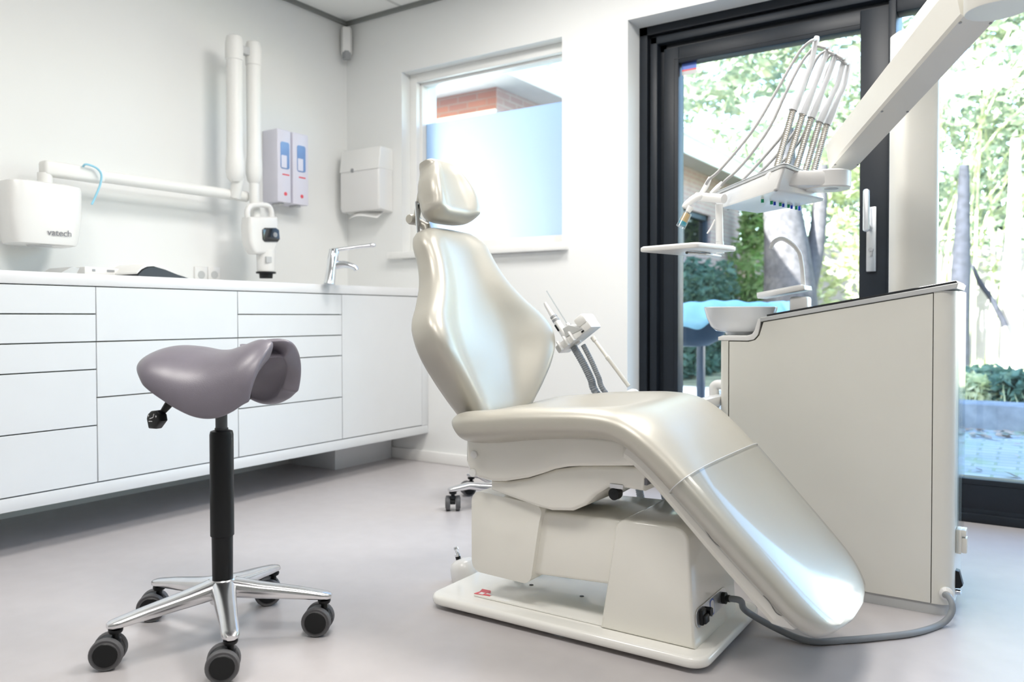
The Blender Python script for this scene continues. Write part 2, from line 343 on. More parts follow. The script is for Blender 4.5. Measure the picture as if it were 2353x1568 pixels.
# terrace door and fixed glazing in one anthracite frame
YD = 3.56
mb = MB()
mb.box(DX0, DX0+0.040, YD, YO, 0, DZ1); mb.box(DX0, DX1, YD, YO, DZ1-0.040, DZ1)
mb.box(DX0+0.040, DX0+0.052, YD+0.03, YO, 0, DZ1-0.04); mb.box(DX0+0.04, DX1, YD+0.03, YO, DZ1-0.052, DZ1-0.04)
mb.box(DX0+0.052, DX0+0.088, YD+0.008, YO, 0, DZ1-0.052, 0.004); mb.box(DX0+0.052, DX1, YD+0.008, YO, DZ1-0.088, DZ1-0.052, 0.004)
mb.box(DX0+0.088, DX0+0.118, YD+0.05, YO, 0, DZ1-0.088); mb.box(DX0+0.088, DX1, YD+0.05, YO, DZ1-0.118, DZ1-0.088)
mb.box(DX0, DX1, YD+0.02, YO, 0, 0.055, 0.004); mb.box(DX0, DX1, YD+0.005, YO, 0, 0.035, 0.004)
mb.box(DX1-0.05, DX1, YD, YO, 0, DZ1)
struct(mb, 'trim_2', 'anth')
SX0, SX1, SZ1 = DX0+0.112, -0.530, DZ1-0.112
GX0, GX1, GZ0, GZ1 = -1.435, -0.640, 0.16, 1.992
mb = MB()
mb.box(SX0, GX0, YD+0.03, YD+0.10, 0.05, SZ1, 0.003); mb.box(GX1, SX1, YD+0.03, YD+0.10, 0.05, SZ1, 0.003)
mb.box(GX0, GX1, YD+0.03, YD+0.10, GZ1, SZ1, 0.003); mb.box(GX0, GX1, YD+0.03, YD+0.10, 0.05, GZ0, 0.003)
mb.box(GX0-0.022, GX0-0.02, YD+0.028, YD+0.06, GZ0, GZ1+0.022); mb.box(GX0-0.022, GX1, YD+0.028, YD+0.06, GZ1+0.02, GZ1+0.022)
door1 = struct(mb, 'door_1', 'anth')
mb = MB().box(GX0-0.005, GX1+0.005, YD+0.06, YD+0.066, GZ0-0.005, GZ1+0.005); mb.build('door_pane', 'glass', door1)
hp = PY(2001, 548, YD+0.028)
mb = MB().box(hp.x-0.016, hp.x+0.022, YD+0.018, YD+0.030, 0.985, 1.252, 0.004); pl = mb.build('handle_plate', 'steel', door1)
mb = MB().tube([(hp.x-0.002, YD+0.02, 1.165), (hp.x-0.002, YD-0.035, 1.165)], 0.011, 12)
mb.prism(rrect(hp.x-0.018, hp.x+0.006, 1.145, 1.318, 0.010), 'y', YD-0.05, YD-0.030, 0.005); mb.build('handle_lever', 'steel', pl)
mb = MB().tube([(hp.x+0.003, YD+0.021, 1.075), (hp.x+0.003, YD+0.010, 1.075)], 0.0088, 16).box(hp.x-0.002, hp.x+0.008, YD+0.010, YD+0.02, 1.047, 1.072, 0.003)
mb.build('lock_cylinder', 'mgrey', pl)
mb = MB(); mb.box(SX1, -0.503, YD+0.01, YO, 0.05, DZ1-0.1, 0.002)
mb.box(-0.503, DX1-0.05, YD+0.02, YD+0.10, 2.03, DZ1-0.088, 0.003); mb.box(-0.503, DX1-0.05, YD+0.02, YD+0.10, 0.05, 0.168, 0.003)
mb.box(-0.503, DX1-0.05, YD+0.018, YD+0.03, 0.148, 0.150)
mb.box(1.15, 1.22, YD+0.02, YD+0.10, 0.05, 2.1)
win2 = struct(mb, 'window_2', 'anth')
mb = MB().box(-0.505, DX1-0.05, YD+0.06, YD+0.066, 0.16, 2.035); mb.build('window_pane', 'glass', win2)
# building shell above: roof slab that shades the terrace
mb = MB().box(XL-0.6, XR+1.6, YFR-0.6, YO+0.30, ZC+0.12, ZC+0.42); struct(mb, 'ceiling_roof', 'rooftile')

# sticker on the door glass
p = PY(1565, 146, YD+0.058); q = PY(1600, 168, YD+0.058)
t = thing('sticker', 'small purple, red and white sticker in top left corner of the door glass', 'sticker', (p.x, YD+0.058, q.z))
for n, a, b, m in (('purple_band', 0.45, 1.0, 'blue'), ('red_band', 0.32, 0.45, 'red'), ('white_band', 0.0, 0.32, 'lgrey')):
    MB().box(p.x+0.004, q.x, YD+0.0585, YD+0.0598, q.z+(p.z-q.z)*a, q.z+(p.z-q.z)*b).build(n, m, t)

# motion sensor in the corner
sx, sy = XL+0.045, YB-0.045
t = thing('motion_sensor', 'white alarm motion sensor high in the corner under the ceiling', 'sensor', (sx, sy, 2.36))
fr = frame(Vector((sx, sy, 0)), (0.7071, 0.7071, 0), (-0.7071, 0.7071, 0))
mb = MB().prism([(-0.032, -0.02), (0.032, -0.02), (0.032, 0.02), (0.02, 0.05), (-0.02, 0.05), (-0.032, 0.02)], 'z', 2.325, 2.475, 0.008, mtx=frame(Vector((sx, sy, 0)), (-0.7071, -0.7071, 0), (0.7071, -0.7071, 0)))
mb.build('sensor_body', 'white', t)
e = Vector((0.7071, -0.7071, 0)); s1 = Vector((0.7071, 0.7071, 0))
mb = MB().lathe([(0.0, 0), (0.024, 0.0), (0.026, 0.02), (0.024, 0.045), (0.0, 0.046)], (sx+e.x*0.030, sy+e.y*0.030, 2.29), (0, 0, 1), 20); mb.build('sensor_lens', 'mgrey', t)

# ------------------------------------------------------------------ cabinets along the left wall
XF = -2.8237
lev = {1: [.9105, .8118, .7128, .6138, .4128, .2075], 2: [.9105, .7128, .512, .2075], 3: [.9105, .8118, .7128, .6138, .4128, .2075], 4: [.9105, .2075]}
ys = [0.9675, 1.573, 2.1786, 2.780, 3.378]
labs = {1: 'white drawer unit at the left end of the row with five drawers', 2: 'white drawer unit of three tall drawers behind the saddle stool',
        3: 'white five-drawer unit between the three-drawer unit and the door cabinet', 4: 'white cabinet with one plain door in the corner by the wall'}
for k in (1, 2, 3, 4):
    y0, y1 = ys[k-1], ys[k]
    t = thing('drawer_unit' if k < 4 else 'door_cabinet', labs[k], 'cabinet', (XF-0.3, (y0+y1)/2, 0.206), 'white cabinet units under the worktop')
    MB().box(XL+0.001, XF-0.020, y0+0.0005, y1-0.0005, 0.2065, 0.9115).build('body', 'carcass', t)
    L = lev[k]
    for a, b in zip(L, L[1:]):
        MB().box(XF-0.0195, XF, y0+0.0016, y1-0.0016, b+0.0026, a-0.0016, 0.0012, 1).build('drawer' if k < 4 else 'door', 'cab', t)
o = MB().box(XL+0.001, XF, ys[0], YB-0.001, 0.1605, 0.2055, 0.002).build('base_board', 'cab'); tag(o, 'long white board running along the bottom of the cabinets', 'board')
o = MB().box(XL+0.001, XF, ys[4], YB-0.001, 0.2065, 0.9115, 0.001).build('filler_panel', 'cab'); tag(o, 'narrow white filler panel between door cabinet and wall', 'panel')
o = MB().box(XL+0.001, XF+0.002, ys[0], YB-0.001, 0.9125, 0.955, 0.003).build('worktop', 'top'); tag(o, 'long white worktop over the cabinets on the left', 'worktop')
o = MB().box(XL+0.001, -3.077, 2.975, YB-0.02, 0.0, 0.160, 0.001).build('plinth', 'plinth'); tag(o, 'white plinth block on the floor under the corner cabinet', 'plinth')

# faucet
b = PZ(757, 653, 0.9555)
t = thing('faucet', 'chrome single-lever mixer tap with a long lever on the worktop', 'tap', b)
d = Vector((0.92, 0.38, 0)).normalized()
mb = MB().tube([b+Vector((0, 0, z)) + Vector((0, 0.03, 0))*(z/0.16) for z in (0, 0.02, 0.07, 0.12, 0.15)], [0.027, 0.025, 0.023, 0.025, 0.022], 18); mb.build('tap_body', 'chrome', t)
c = b+Vector((0, 0.026, 0.085))
mb = MB().tube([c, c+d*0.05+Vector((0, 0, 0.008)), c+d*0.10+Vector((0, 0, -0.004)), c+d*0.115+Vector((0, 0, -0.02))], [0.020, 0.017, 0.013, 0.011], 14, 3); mb.build('spout', 'chrome', t)
c = b+Vector((0, 0.03, 0.155))
mb = MB().lathe([(0.0, 0), (0.024, 0), (0.022, 0.02), (0.0, 0.026)], c-Vector((0, 0, 0.01)), (0, 0, 1)); mb.tube([c+Vector((0, 0, 0.005)), c+Vector((0.09, 0.06, 0.02)), c+Vector((0.15, 0.10, 0.028)), c+Vector((0.155, 0.11, 0.024))], [0.009, 0.008, 0.010, 0.006], 10, 3)
mb.build('lever', 'chrome', t)

# open notebook, flat box and grey folder on the worktop
p0, p1 = PX(285, 633, -3.05).y, PX(408, 637, -3.05).y
t = thing('open_book', 'open book with black covers and white pages lying on the worktop', 'book', (-3.05, (p0+p1)/2, 0.956))
W = p1-p0
prof = [(0, 0.0), (0.02, 0.012), (0.10, 0.030), (0.20, 0.042), (0.32, 0.045), (0.5, 0.036), (0.75, 0.017), (1.0, 0.002)]
out = [(p0+W*a, 0.957+h) for a, h in prof]
mb = MB().prism(out+[(p1, 0.956), (p0, 0.956)], 'x', -3.16, -2.955, 0.0); mb.build('cover', 'bookblk', t)
out2 = [(p0+W*a-0.002, 0.959+h*1.02) for a, h in prof[1:]]; out3 = [(p0+W*a-0.002, 0.957+h*1.22+0.006*(1-a)) for a, h in prof[1:]]
mb = MB().prism(out2[::-1]+out3, 'x', -3.17, -2.965, 0.0); mb.build('pages', 'paper', t)
a, b2 = PX(163, 618, -3.22), PX(285, 628, -3.22)
t = thing('flat_box', 'flat white box with two dark marks lying left of the open book', 'box', (-3.22, (a.y+b2.y)/2, 0.956))
MB().box(-3.33, -3.12, a.y, b2.y-0.035, 0.956, 1.000, 0.006).build('box_body', 'white', t)
MB().box(-3.1205, -3.118, a.y+0.03, a.y+0.042, 0.983, 0.991).build('mark', 'mgrey', t)
MB().box(-3.1205, -3.118, a.y+0.09, a.y+0.120, 0.983, 0.991).build('mark', 'mgrey', t)
a, b2 = PX(112, 624, -3.1), PX(158, 616, -3.1)
o = MB().prism([(a.y, 0.956), (a.y+0.001, 0.9585), (b2.y-0.02, 0.990), (b2.y+0.01, 0.9885), (b2.y-0.008, 0.956)], 'x', -3.20, -3.04, 0.0).build('grey_folder', 'lgrey'); tag(o, 'grey wedge-shaped folder leaning against the flat white box', 'folder')
# wall outlets
for k, px in enumerate((460, 490)):
    c = PX(px, 632, XL)
    t = thing('wall_outlet', ('left' if k == 0 else 'right')+' of the two white wall sockets just above the worktop', 'outlet', (XL, c.y, c.z), 'wall sockets above the worktop')
    MB().box(XL, XL+0.010, c.y-0.036, c.y+0.036, c.z-0.036, c.z+0.04, 0.004).build('socket_plate', 'white', t)
    MB().lathe([(0, 0), (0.019, 0), (0.019, 0.002), (0, 0.002)], (XL+0.0101, c.y, c.z), (1, 0, 0)).build('socket_well', 'lgrey', t)

# ------------------------------------------------------------------ x-ray unit on the left wall
XA = -3.30
t = thing('x_ray_unit', 'white wall-mounted x-ray unit with folded scissor arm and tube head', 'x-ray machine', (XL, 2.1, 1.39))
yl, yr = PX(95, 390, XA).y, PX(566, 452, XA).y
zb = 1.392
mb = MB().tube([(XA, yl+0.16, zb), (XA, yr, zb+0.006)], 0.026, 20); mb.build('wall_rail', 'softwhite', t)
mb = MB().box(XA-0.03, XA+0.03, yl, yl+0.245, zb-0.030, zb+0.030, 0.013, 3); mb.build('arm_bracket', 'softwhite', t)
ya, yb = PX(24, 480, XA+0.075).y, PX(200, 480, XA+0.075).y
zt, z0 = PX(110, 418, XA+0.075).z, PX(110, 563, XA+0.075).z
rings = []
for s, sh in ((0.0, 0.80), (0.02, 0.93), (0.08, 0.97), (0.5, 1.0), (0.92, 1.0), (0.98, 0.97), (1.0, 0.88)):
    cy = (ya+yb)/2; hw = (yb-ya)/2*(0.90+0.10*min(1, s*2))*sh
    rings.append([Vector((XA-0.005+0.08*sgp(math.cos(2*math.pi*k/32), 0.5)*sh, cy+hw*sgp(math.sin(2*math.pi*k/32), 0.45), z0+(zt-z0)*s)) for k in range(32)])
gb = MB().loft(rings).build('generator_box', 'white', t)
mb = text_mb('vatech', 0.036, frame(Vector((XA+0.0772, ya+0.62*(yb-ya), z0+0.20*(zt-z0))), (0, 1, 0), (0, 0, 1))); mb.build('lettering', 'ink', gb)
mb = MB().tube([(XA, ya+0.46*(yb-ya)+0.03, zt-0.01), (XA, ya+0.46*(yb-ya)+0.03, zb-0.02)], 0.027, 18); mb.build('swivel_neck', 'softwhite', t)
mb = MB().box(XL, XA, ya+0.1, yb-0.1, zt-0.12, zt-0.03, 0.004); mb.build('wall_bracket', 'lgrey', t)
mb = MB().lathe([(0, 0), (0.045, 0), (0.045, 0.002), (0, 0.002)], (XA+0.02, ya+0.45*(yb-ya), z0-0.0015), (0, 0, 1)); mb.build('status_ring', 'lgrey', gb)
XV = -3.25
yv1, yv2 = PX(539, 250, XV).y, PX(583, 250, XV).y
zt1, zt2, zb1, zb2 = PX(539, 78, XV).z, PX(583, 92, XV).z, PX(545, 420, XV).z, PX(585, 425, XV).z
def cigar(y, z0, z1, r):
    return MB().lathe([(0.001, 0), (r*0.62, 0.003), (r*0.95, 0.02), (r*1.12, 0.055), (r*1.1, 0.10), (r, 0.135), (r*0.97, 0.14), (r*0.97, (z1-z0)-0.13), (r*1.08, (z1-z0)-0.125), (r*1.08, (z1-z0)-0.05), (r*0.9, (z1-z0)-0.015), (0.001, z1-z0)], (XV, y, z0), (0, 0, 1), 24)
cigar(yv1, zb1, zt1, 0.039).build('inner_arm', 'softwhite', t); cigar(yv2, zb2, zt2, 0.036).build('outer_arm', 'softwhite', t)
mb = MB().box(XV-0.018, XV+0.018, yv1, yv2, zt1-0.085, zt1-0.045, 0.006); mb.build('elbow_link', 'lgrey', t)
mb = MB().tube([(XA+0.02, yv1+0.02, zb-0.01), (XV, yv1+0.02, zb1+0.03)], 0.027, 16); mb.build('rail_pivot', 'softwhite', t)
yh = PX(584, 500, XV).y
mb = MB().tube([(XV, yv2, zb2+0.03), (XV, yv2, 1.37), (XV+0.01, yv2+0.006, 1.20)], 0.024, 16); mb.build('hanger_tube', 'softwhite', t)
XH = -3.16
def hp_(pts): return [(PX(a, b, XH).y, PX(a, b, XH).z) for a, b in pts]
outl = hp_([(577, 478), (584, 470), (596, 467), (622, 467), (632, 471), (637, 480), (640, 505), (643, 530), (641, 560), (634, 578), (625, 584), (590, 584), (583, 575), (576, 555), (574, 520), (575, 495)])
hole = hp_([(591, 478), (600, 475), (618, 475), (626, 479), (629, 487), (627, 493), (618, 495), (601, 495), (592, 492), (589, 485)])
b = bmesh.new(); th = 0.075
for x in (XH-th, XH):
    pass
mb = MB()
# body below the handle, then the handle loop as a tube
body = hp_([(576, 498), (640, 498), (643, 530), (641, 560), (634, 578), (625, 584), (590, 584), (583, 575), (576, 555), (574, 520)])
mb.prism(body, 'x', XH-th, XH, 0.016, 4); head = mb.build('tube_head', 'white', t)
loop = hp_([(581, 505), (580, 486), (586, 474), (600, 470), (618, 470), (630, 474), (635, 486), (636, 505)])
mb = MB().tube([(XH-th/2, a, c) for a, c in loop], 0.0135, 12, 4); mb.build('head_handle', 'white', t)
pan = hp_([(602, 528), (607, 524), (633, 524), (640, 529), (642, 550), (637, 556), (608, 556), (603, 551)])
mb = MB().prism(pan, 'x', XH-0.001, XH+0.006, 0.003); pn = mb.build('control_panel', 'bglass', head)
c = PX(630, 540, XH); mb = MB().lathe([(0.008, 0), (0.012, 0), (0.012, 0.004), (0.008, 0.004)], (XH+0.006, c.y, c.z), (1, 0, 0)); mb.build('control_dial', 'mgrey', head)
c = PX(611, 584, XH-th/2); zbot = PX(611, 625, XH-th/2).z
mb = MB().lathe([(0.001, 0.0), (0.042, 0.0), (0.044, 0.01), (0.046, c.z-zbot+0.02), (0.001, c.z-zbot+0.02)], (XH-th/2, c.y, zbot), (0, 0, 1)); nz = mb.build('beam_cone', 'white', t)
mb = MB().box(XH-th/2+0.036, XH-th/2+0.0455, c.y-0.034, c.y-0.002, c.z-0.045, c.z-0.016); mb.build('rating_label', 'lgrey', nz)
mb = MB().lathe([(0.001, 0), (0.031, 0), (0.033, 0.022), (0.048, 0.024), (0.048, 0.032), (0.001, 0.032)], (XH-th/2, c.y, zbot-0.032), (0, 0, 1)); mb.build('cone_tip', 'black', t)
# blue tube over the rail
pts = [PX(a, b, XA+0.05) for a, b in ((196, 378), (208, 380), (224, 388), (233, 402), (230, 425), (220, 450), (211, 470))]
pts = [PX(190, 384, XA+0.02)]+pts
o = MB().tube(pts, 0.0042, 8, 4).build('blue_cord', 'bluetube'); tag(o, 'thin light blue cord hanging over the x-ray rail', 'cord')

# ------------------------------------------------------------------ soap dispensers, towel dispenser
for k, (a, b) in enumerate(((638, 669), (673, 709))):
    xf = -3.315
    y0, y1 = PX(a, 380, xf).y, PX(b, 380, xf).y
    z0, z1 = 1.402, 1.782
    t = thing('soap_dispenser', 'white hand soap dispenser on the wall, '+('the one next to the x-ray arm' if k == 0 else 'the one nearer the room corner'), 'dispenser', (xf, (y0+y1)/2, z0), 'wall dispensers for hand soap')
    MB().box(XL, xf, y0, y1, z0, z1, 0.006).build('dispenser_body', 'dispenser', t)
    yc = (y0+y1)/2
    wn = MB().prism(rrect(yc-0.026, yc+0.032, z1-0.205, z1-0.065, 0.012), 'x', xf-0.001, xf+0.002, 0.0).build('level_window', 'winblue', t)
    MB().prism(rrect(yc-0.022, yc+0.014, z1-0.20, z1-0.135, 0.004), 'x', xf+0.002, xf+0.003, 0.0).build('soap_level', 'dispenser', wn)
    MB().box(xf, xf+0.001, yc-0.014, yc+0.032, z1-0.238, z1-0.231).build('red_print', 'red', t)
    MB().lathe([(0, 0), (0.010, 0), (0.010, 0.002), (0, 0.002)], (xf, yc+0.006, z0+0.045), (1, 0, 0)).build('drop_symbol', 'red', t)
    MB().box(XL+0.04, xf-0.02, yc-0.015, yc+0.015, z0-0.012, z0, 0.003).build('nozzle', 'lgrey', t)
yf = 3.31
x0, x1 = PY(781, 420, yf).x, PY(870, 420, yf).x
z0, z1 = PY(825, 488, yf).z, PY(825, 343, yf).z
t = thing('towel_dispenser', 'white paper towel dispenser on the wall left of the window', 'dispenser', ((x0+x1)/2, YB, z0))
mb = MB().prism([(yf+0.01, z0+0.01), (yf, z0+0.03), (yf, z1-0.12), (yf+0.018, z1), (YB, z1), (YB, z0)], 'x', x0, x1, 0.010); mb.build('dispenser_body', 'white', t)
mb = MB().prism([(yf-0.004, z1-0.12), (yf+0.014, z1+0.004), (YB, z1+0.004), (YB, z1-0.12)], 'x', x0-0.003, x1+0.003, 0.008); mb.build('dispenser_lid', 'softwhite', t)
mb = MB().lathe([(0, 0), (0.012, 0), (0.012, 0.003), (0, 0.003)], (x0+0.10, yf-0.001, z1-0.115), (0, -1, 0)); mb.build('lid_lock', 'mgrey', t)
xm = (x0+x1)/2
o = MB().grid(lambda u, v: Vector((x0+0.05+(x1-x0-0.09)*u, yf+0.02+0.05*v-0.012*math.sin(u*5), z0+0.012-0.040*(1-v)+0.01*math.sin(u*4))), 10, 4).build('paper_towel', 'paper')
o.modifiers.new('thick', 'SOLIDIFY').thickness = 0.002
tag(o, 'white paper towel hanging from the bottom of the towel dispenser', 'paper towel')

# ================================================================== dental chair
YC = 1.90
chair = thing('dental_chair', 'beige leather dental treatment chair on a white base in the middle of the room', 'dental chair', (-1.0, YC, 0.0))
# --- base plate and column
mb = MB().prism(rrect(-1.408, -0.615, 1.698, 2.135, 0.045, 6), 'z', 0.012, 0.038, 0.010, 4); bp = mb.build('base_plate', 'base', chair)
mb = MB().prism([(-1.287, 1.755), (-0.88, 1.755), (-0.88, 2.04), (-1.24, 2.04), (-1.287, 1.99)], 'z', 0.0385, 0.0445, 0.0015, 2); mb.build('plate_cover', 'base', bp)
pa = PZ(1089, 1365, 0.0448); pb = PZ(1126, 1371, 0.0448)
mb = MB().prism([(pa.x, pa.y), (pb.x, pb.y), (pb.x-0.022, pb.y+0.035), (pb.x-0.05, pb.y+0.034), (pa.x+0.005, pa.y+0.02)], 'z', 0.0450, 0.0462); st = mb.build('red_sticker', 'red', bp)
mb = MB()
mb.box(pa.x+0.012, pa.x+0.026, pa.y+0.004, pa.y+0.018, 0.0462, 0.0466); mb.box(pa.x+0.03, pa.x+0.048, pa.y+0.014, pa.y+0.020, 0.0462, 0.0466); mb.build('sticker_print', 'winkg', bp)
for q in ((1221, 1345), (1337, 1371)):
    c = PZ(*q, 0.0446); MB().lathe([(0, 0), (0.006, 0), (0.006, 0.001), (0, 0.001)], c, (0, 0, 1), 12).build('screw', 'black', bp)
for x, y in ((-1.33, 1.76), (-0.69, 1.76), (-1.33, 2.08), (-0.69, 2.08), (-1.0, 1.75)):
    MB().lathe([(0, 0), (0.03, 0), (0.026, 0.012), (0, 0.0125)], (x, y, 0.0), (0, 0, 1), 16).build('levelling_foot', 'mgrey', bp)
# pillar
y0, y1 = 1.745, 2.045
zt = 0.312
prof = [(-0.897, 0.038), (-0.858, 0.275)]+arc(-0.83, 0.284, 0.028, 180, 95, 5)+[(-0.705, zt+0.002)]+arc(-0.703, 0.280, 0.032, 85, 0, 6)+[(-0.655, 0.038)]
mb = MB().prism(prof, 'y', y0, y1, 0.008, 3); pil = mb.build('base_pillar', 'cover', chair)
mb = MB().box(-0.6725, -0.6705, 1.80, 2.02, 0.262, 0.270); mb.build('vent_slot', 'black', pil)
fr = frame(PX(1634, 1395, -0.6585), (0, 1, 0), (-0.075, 0, 1))
mb = MB().prism(rrect(-0.105, 0.105, -0.022, 0.022, 0.020, 6), 'z', 0, 0.0025, 0.0006, 1, mtx=fr); pp = mb.build('power_plate', 'steel', chair)
mb = MB().prism(rrect(-0.014, 0.014, -0.019, 0.019, 0.010, 6), 'z', 0.0025, 0.0031, mtx=fr); mb.build('approval_sticker', 'blue', pp)
mb = MB().prism(rrect(-0.011, 0.011, -0.016, 0.016, 0.009, 6), 'z', 0.0031, 0.0036, mtx=fr); mb.box(-0.008, 0.008, 0.004, 0.006, 0.0036, 0.0038, mtx=fr); mb.build('sticker_face', 'winkg', pp)
mb = MB().box(-0.088, -0.058, -0.017, 0.017, 0.0025, 0.012, 0.003, mtx=fr); mb.box(-0.086, -0.060, -0.014, 0.006, 0.010, 0.018, 0.003, mtx=fr); mb.lathe([(0, 0), (0.011, 0), (0.011, 0.016), (0, 0.016)], fr @ Vector((-0.045, 0.004, 0.002)), fr.to_3x3() @ Vector((0, 0, 1)), 6); mb.build('power_switch', 'black', pp)
mb = MB().lathe([(0, 0), (0.0145, 0), (0.0145, 0.010), (0.009, 0.012), (0.009, 0.02), (0, 0.02)], fr @ Vector((0.075, 0.0, 0.002)), fr.to_3x3() @ Vector((0, 0, 1)), 12); mb.build('cable_gland', 'black', pp)
# link cover, lift arm
lk = [(-1.281, 0.140)]+[(-1.281, 0.30)]+arc(-1.25, 0.302, 0.031, 180, 100, 5)+[(-1.10, 0.322)]+arc(-1.085, 0.297, 0.025, 85, 10, 4)+[(-1.067, 0.276), (-1.090, 0.140)]+arc(-1.118, 0.138, 0.028, -5, -80, 5)+arc(-1.252, 0.143, 0.029, -95, -175, 5)
mb = MB().prism(lk, 'y', 1.738, 2.065, 0.012, 3); mb.build('link_cover', 'cover', chair)
mb = MB().prism([(-1.20, 0.125), (-0.78, 0.150), (-0.78, 0.301), (-0.85, 0.307), (-1.20, 0.296)], 'y', 1.756, 2.03, 0.010, 3); mb.build('lift_arm', 'cover', chair)
# seat under-covers
up = [(-1.272, 0.486), (-1.274, 0.42), (-1.262, 0.39), (-1.235, 0.376), (-1.19, 0.372), (-1.147, 0.377), (-1.081, 0.393), (-1.035, 0.410), (-1.004, 0.423), (-0.965, 0.433), (-0.931, 0.438), (-0.760, 0.456), (-0.752, 0.478), (-0.795, 0.515), (-0.95, 0.515), (-1.15, 0.498)]
mb = MB().prism(up, 'y', 1.700, 2.10, 0.012, 3); uc = mb.build('seat_frame_cover', 'cover', chair)
lo = [(-1.205, 0.372), (-1.205, 0.345), (-1.14, 0.333), (-1.06, 0.319), (-1.02, 0.315), (-0.96, 0.322), (-0.925, 0.340), (-0.895, 0.370), (-0.865, 0.390), (-0.84, 0.396), (-0.77, 0.393), (-0.762, 0.449), (-0.84, 0.446), (-0.935, 0.436), (-1.01, 0.420), (-1.085, 0.390), (-1.15, 0.374)]
mb = MB().prism(lo, 'y', 1.718, 2.085, 0.010, 3); lc = mb.build('lower_frame_cover', 'cover', chair)
for q in ((1090, 1045), (1087, 1087)):
    c = PY(*q, 1.699); MB().lathe([(0, 0), (0.011, 0), (0.010, 0.004), (0, 0.005)], c, (0, -1, 0), 16).build('cover_plug', 'softwhite', uc)
fx = -0.7655
c0 = PX(1484, 1083, fx); c1 = PX(1497, 1098, fx)
mb = MB()
for i in range(7): mb.box(-0.769, fx+0.003, c0.y+0.008*i, c0.y+0.008*i+(0.002 if i % 3 else 0.005), 0.408, 0.424)
mb.build('barcode_label', 'ink', lc)
text_mb('400V', 0.016, frame(Vector((-0.761, c0.y+0.085, 0.415)), (0, 1, 0), (0, 0, 1))).build('label_text', 'ink', lc)
text_mb('CE', 0.034, frame(Vector((-0.759, c0.y+0.16, 0.410)), (0, 1, 0), (0, 0, 1))).build('label_text', 'ink', lc)
c = PY(1420, 1133, 1.735); mb = MB().lathe([(0, 0), (0.0135, 0), (0.0145, 0.006), (0.0145, 0.02), (0, 0.022)], c+Vector((0, 0.0, 0)), (-0.1, -1, 0), 18); mb.build('release_knob', 'black', chair)
mb = MB().tube([c+Vector((0.0, 0.01, 0.004)), c+Vector((0.005, 0.10, 0.012))], 0.008, 10); mb.box(c.x-0.012, c.x+0.022, 1.716, 1.80, c.z+0.014, c.z+0.024); mb.build('release_rod', 'steel', chair)

# --- seat and leg rest upholstery: one body swept along the side profile
path = [(-1.318, .508), (-1.302, .543), (-1.250, .566), (-1.16, .578), (-1.07, .589), (-0.96, .597), (-0.87, .600), (-0.80, .592), (-0.735, .562), (-0.67, .510), (-0.60, .440), (-0.526, .362), (-0.454, .287), (-0.391, .219), (-0.352, .170), (-0.335, .147)]
P = [Vector((x, 0, z)) for x, z in path]
def resample(P, n):
    Q = []
    for i in range(len(P)-1):
        p0, p1, p2, p3 = P[max(i-1, 0)], P[i], P[i+1], P[min(i+2, len(P)-1)]
        for k in range(8):
            t = k/8; Q.append(0.5*((2*p1)+(p2-p0)*t+(2*p0-5*p1+4*p2-p3)*t*t+(3*p1-p0-3*p2+p3)*t**3))
    Q.append(P[-1]); L = [0]
    for a, b in zip(Q, Q[1:]): L.append(L[-1]+(b-a).length)
    out = []
    for i in range(n+1):
        s = L[-1]*i/n; j = max(k for k in range(len(L)) if L[k] <= s+1e-9); j = min(j, len(Q)-2)
        out.append(Q[j].lerp(Q[j+1], (s-L[j])/(L[j+1]-L[j])))
    return out, L[-1]
NS = 150
Q, LT = resample(P, NS)
#            s     half width  thickness dish   
seat_tab = [(0.00, 0.13, 0.025, 0.000), (0.012, 0.20, 0.050, 0.002), (0.03, 0.245, 0.078, 0.008), (0.055, 0.264, 0.098, 0.020), (0.10, 0.272, 0.106, 0.040), (0.20, 0.274, 0.104, 0.058), (0.32, 0.274, 0.098, 0.052), (0.42, 0.274, 0.094, 0.016), (0.50, 0.274, 0.090, -0.006), (0.58, 0.272, 0.088, -0.008), (0.70, 0.264, 0.085, 0.0), (0.82, 0.254, 0.080, 0.0), (0.92, 0.242, 0.074, 0.0), (0.945, 0.232, 0.071, 0.0), (0.965, 0.216, 0.066, 0.0), (0.98, 0.194, 0.060, 0.0), (0.99, 0.165, 0.050, 0.0), (0.996, 0.13, 0.036, 0.0), (1.0, 0.08, 0.014, 0.0)]
def seat_ring(i, off=0.0, n=48, y0=YC):
    s = i/NS; a = Q[max(i-1, 0)]; b = Q[min(i+1, NS)]; tg = (b-a).normalized(); nr = Vector((-tg.z, 0, tg.x))
    if nr.z < 0 and tg.x > 0: nr = -nr
    w, th, dish = smooth_tab(seat_tab, s); th = max(th, 0.01)
    r = []
    for k in range(n):
        an = 2*math.pi*k/n; c, si = math.cos(an), math.sin(an)
        yy = sgp(c, 0.42); h = sgp(si, 0.80)
        y = (w+off)*yy; hh = -th/2+(th/2+off)*h
        if si > 0: hh -= dish*max(0, 1-(abs(yy)/0.86)**3.0)
        p = Q[i]+nr*hh; r.append(Vector((p.x, y0+y, p.z)))
    return r
seat = MB().loft([seat_ring(i) for i in range(NS+1)]).build('seat_and_leg_rest', 'leather', chair, 60)
# clear vinyl cover over the lower leg rest
i0 = int(NS*0.645)
mb = MB().loft([seat_ring(i, 0.004) for i in range(i0, NS-1)], cap=False); vc = mb.build('foot_cover', 'vinyl', chair, 60); vc['label'] = 'clear vinyl cover on the foot end'
mb = MB().tube([p for p in seat_ring(i0, 0.0042)]+[seat_ring(i0, 0.0042)[0]], 0.0014, 6); mb.build('cover_hem', 'lgrey', vc)
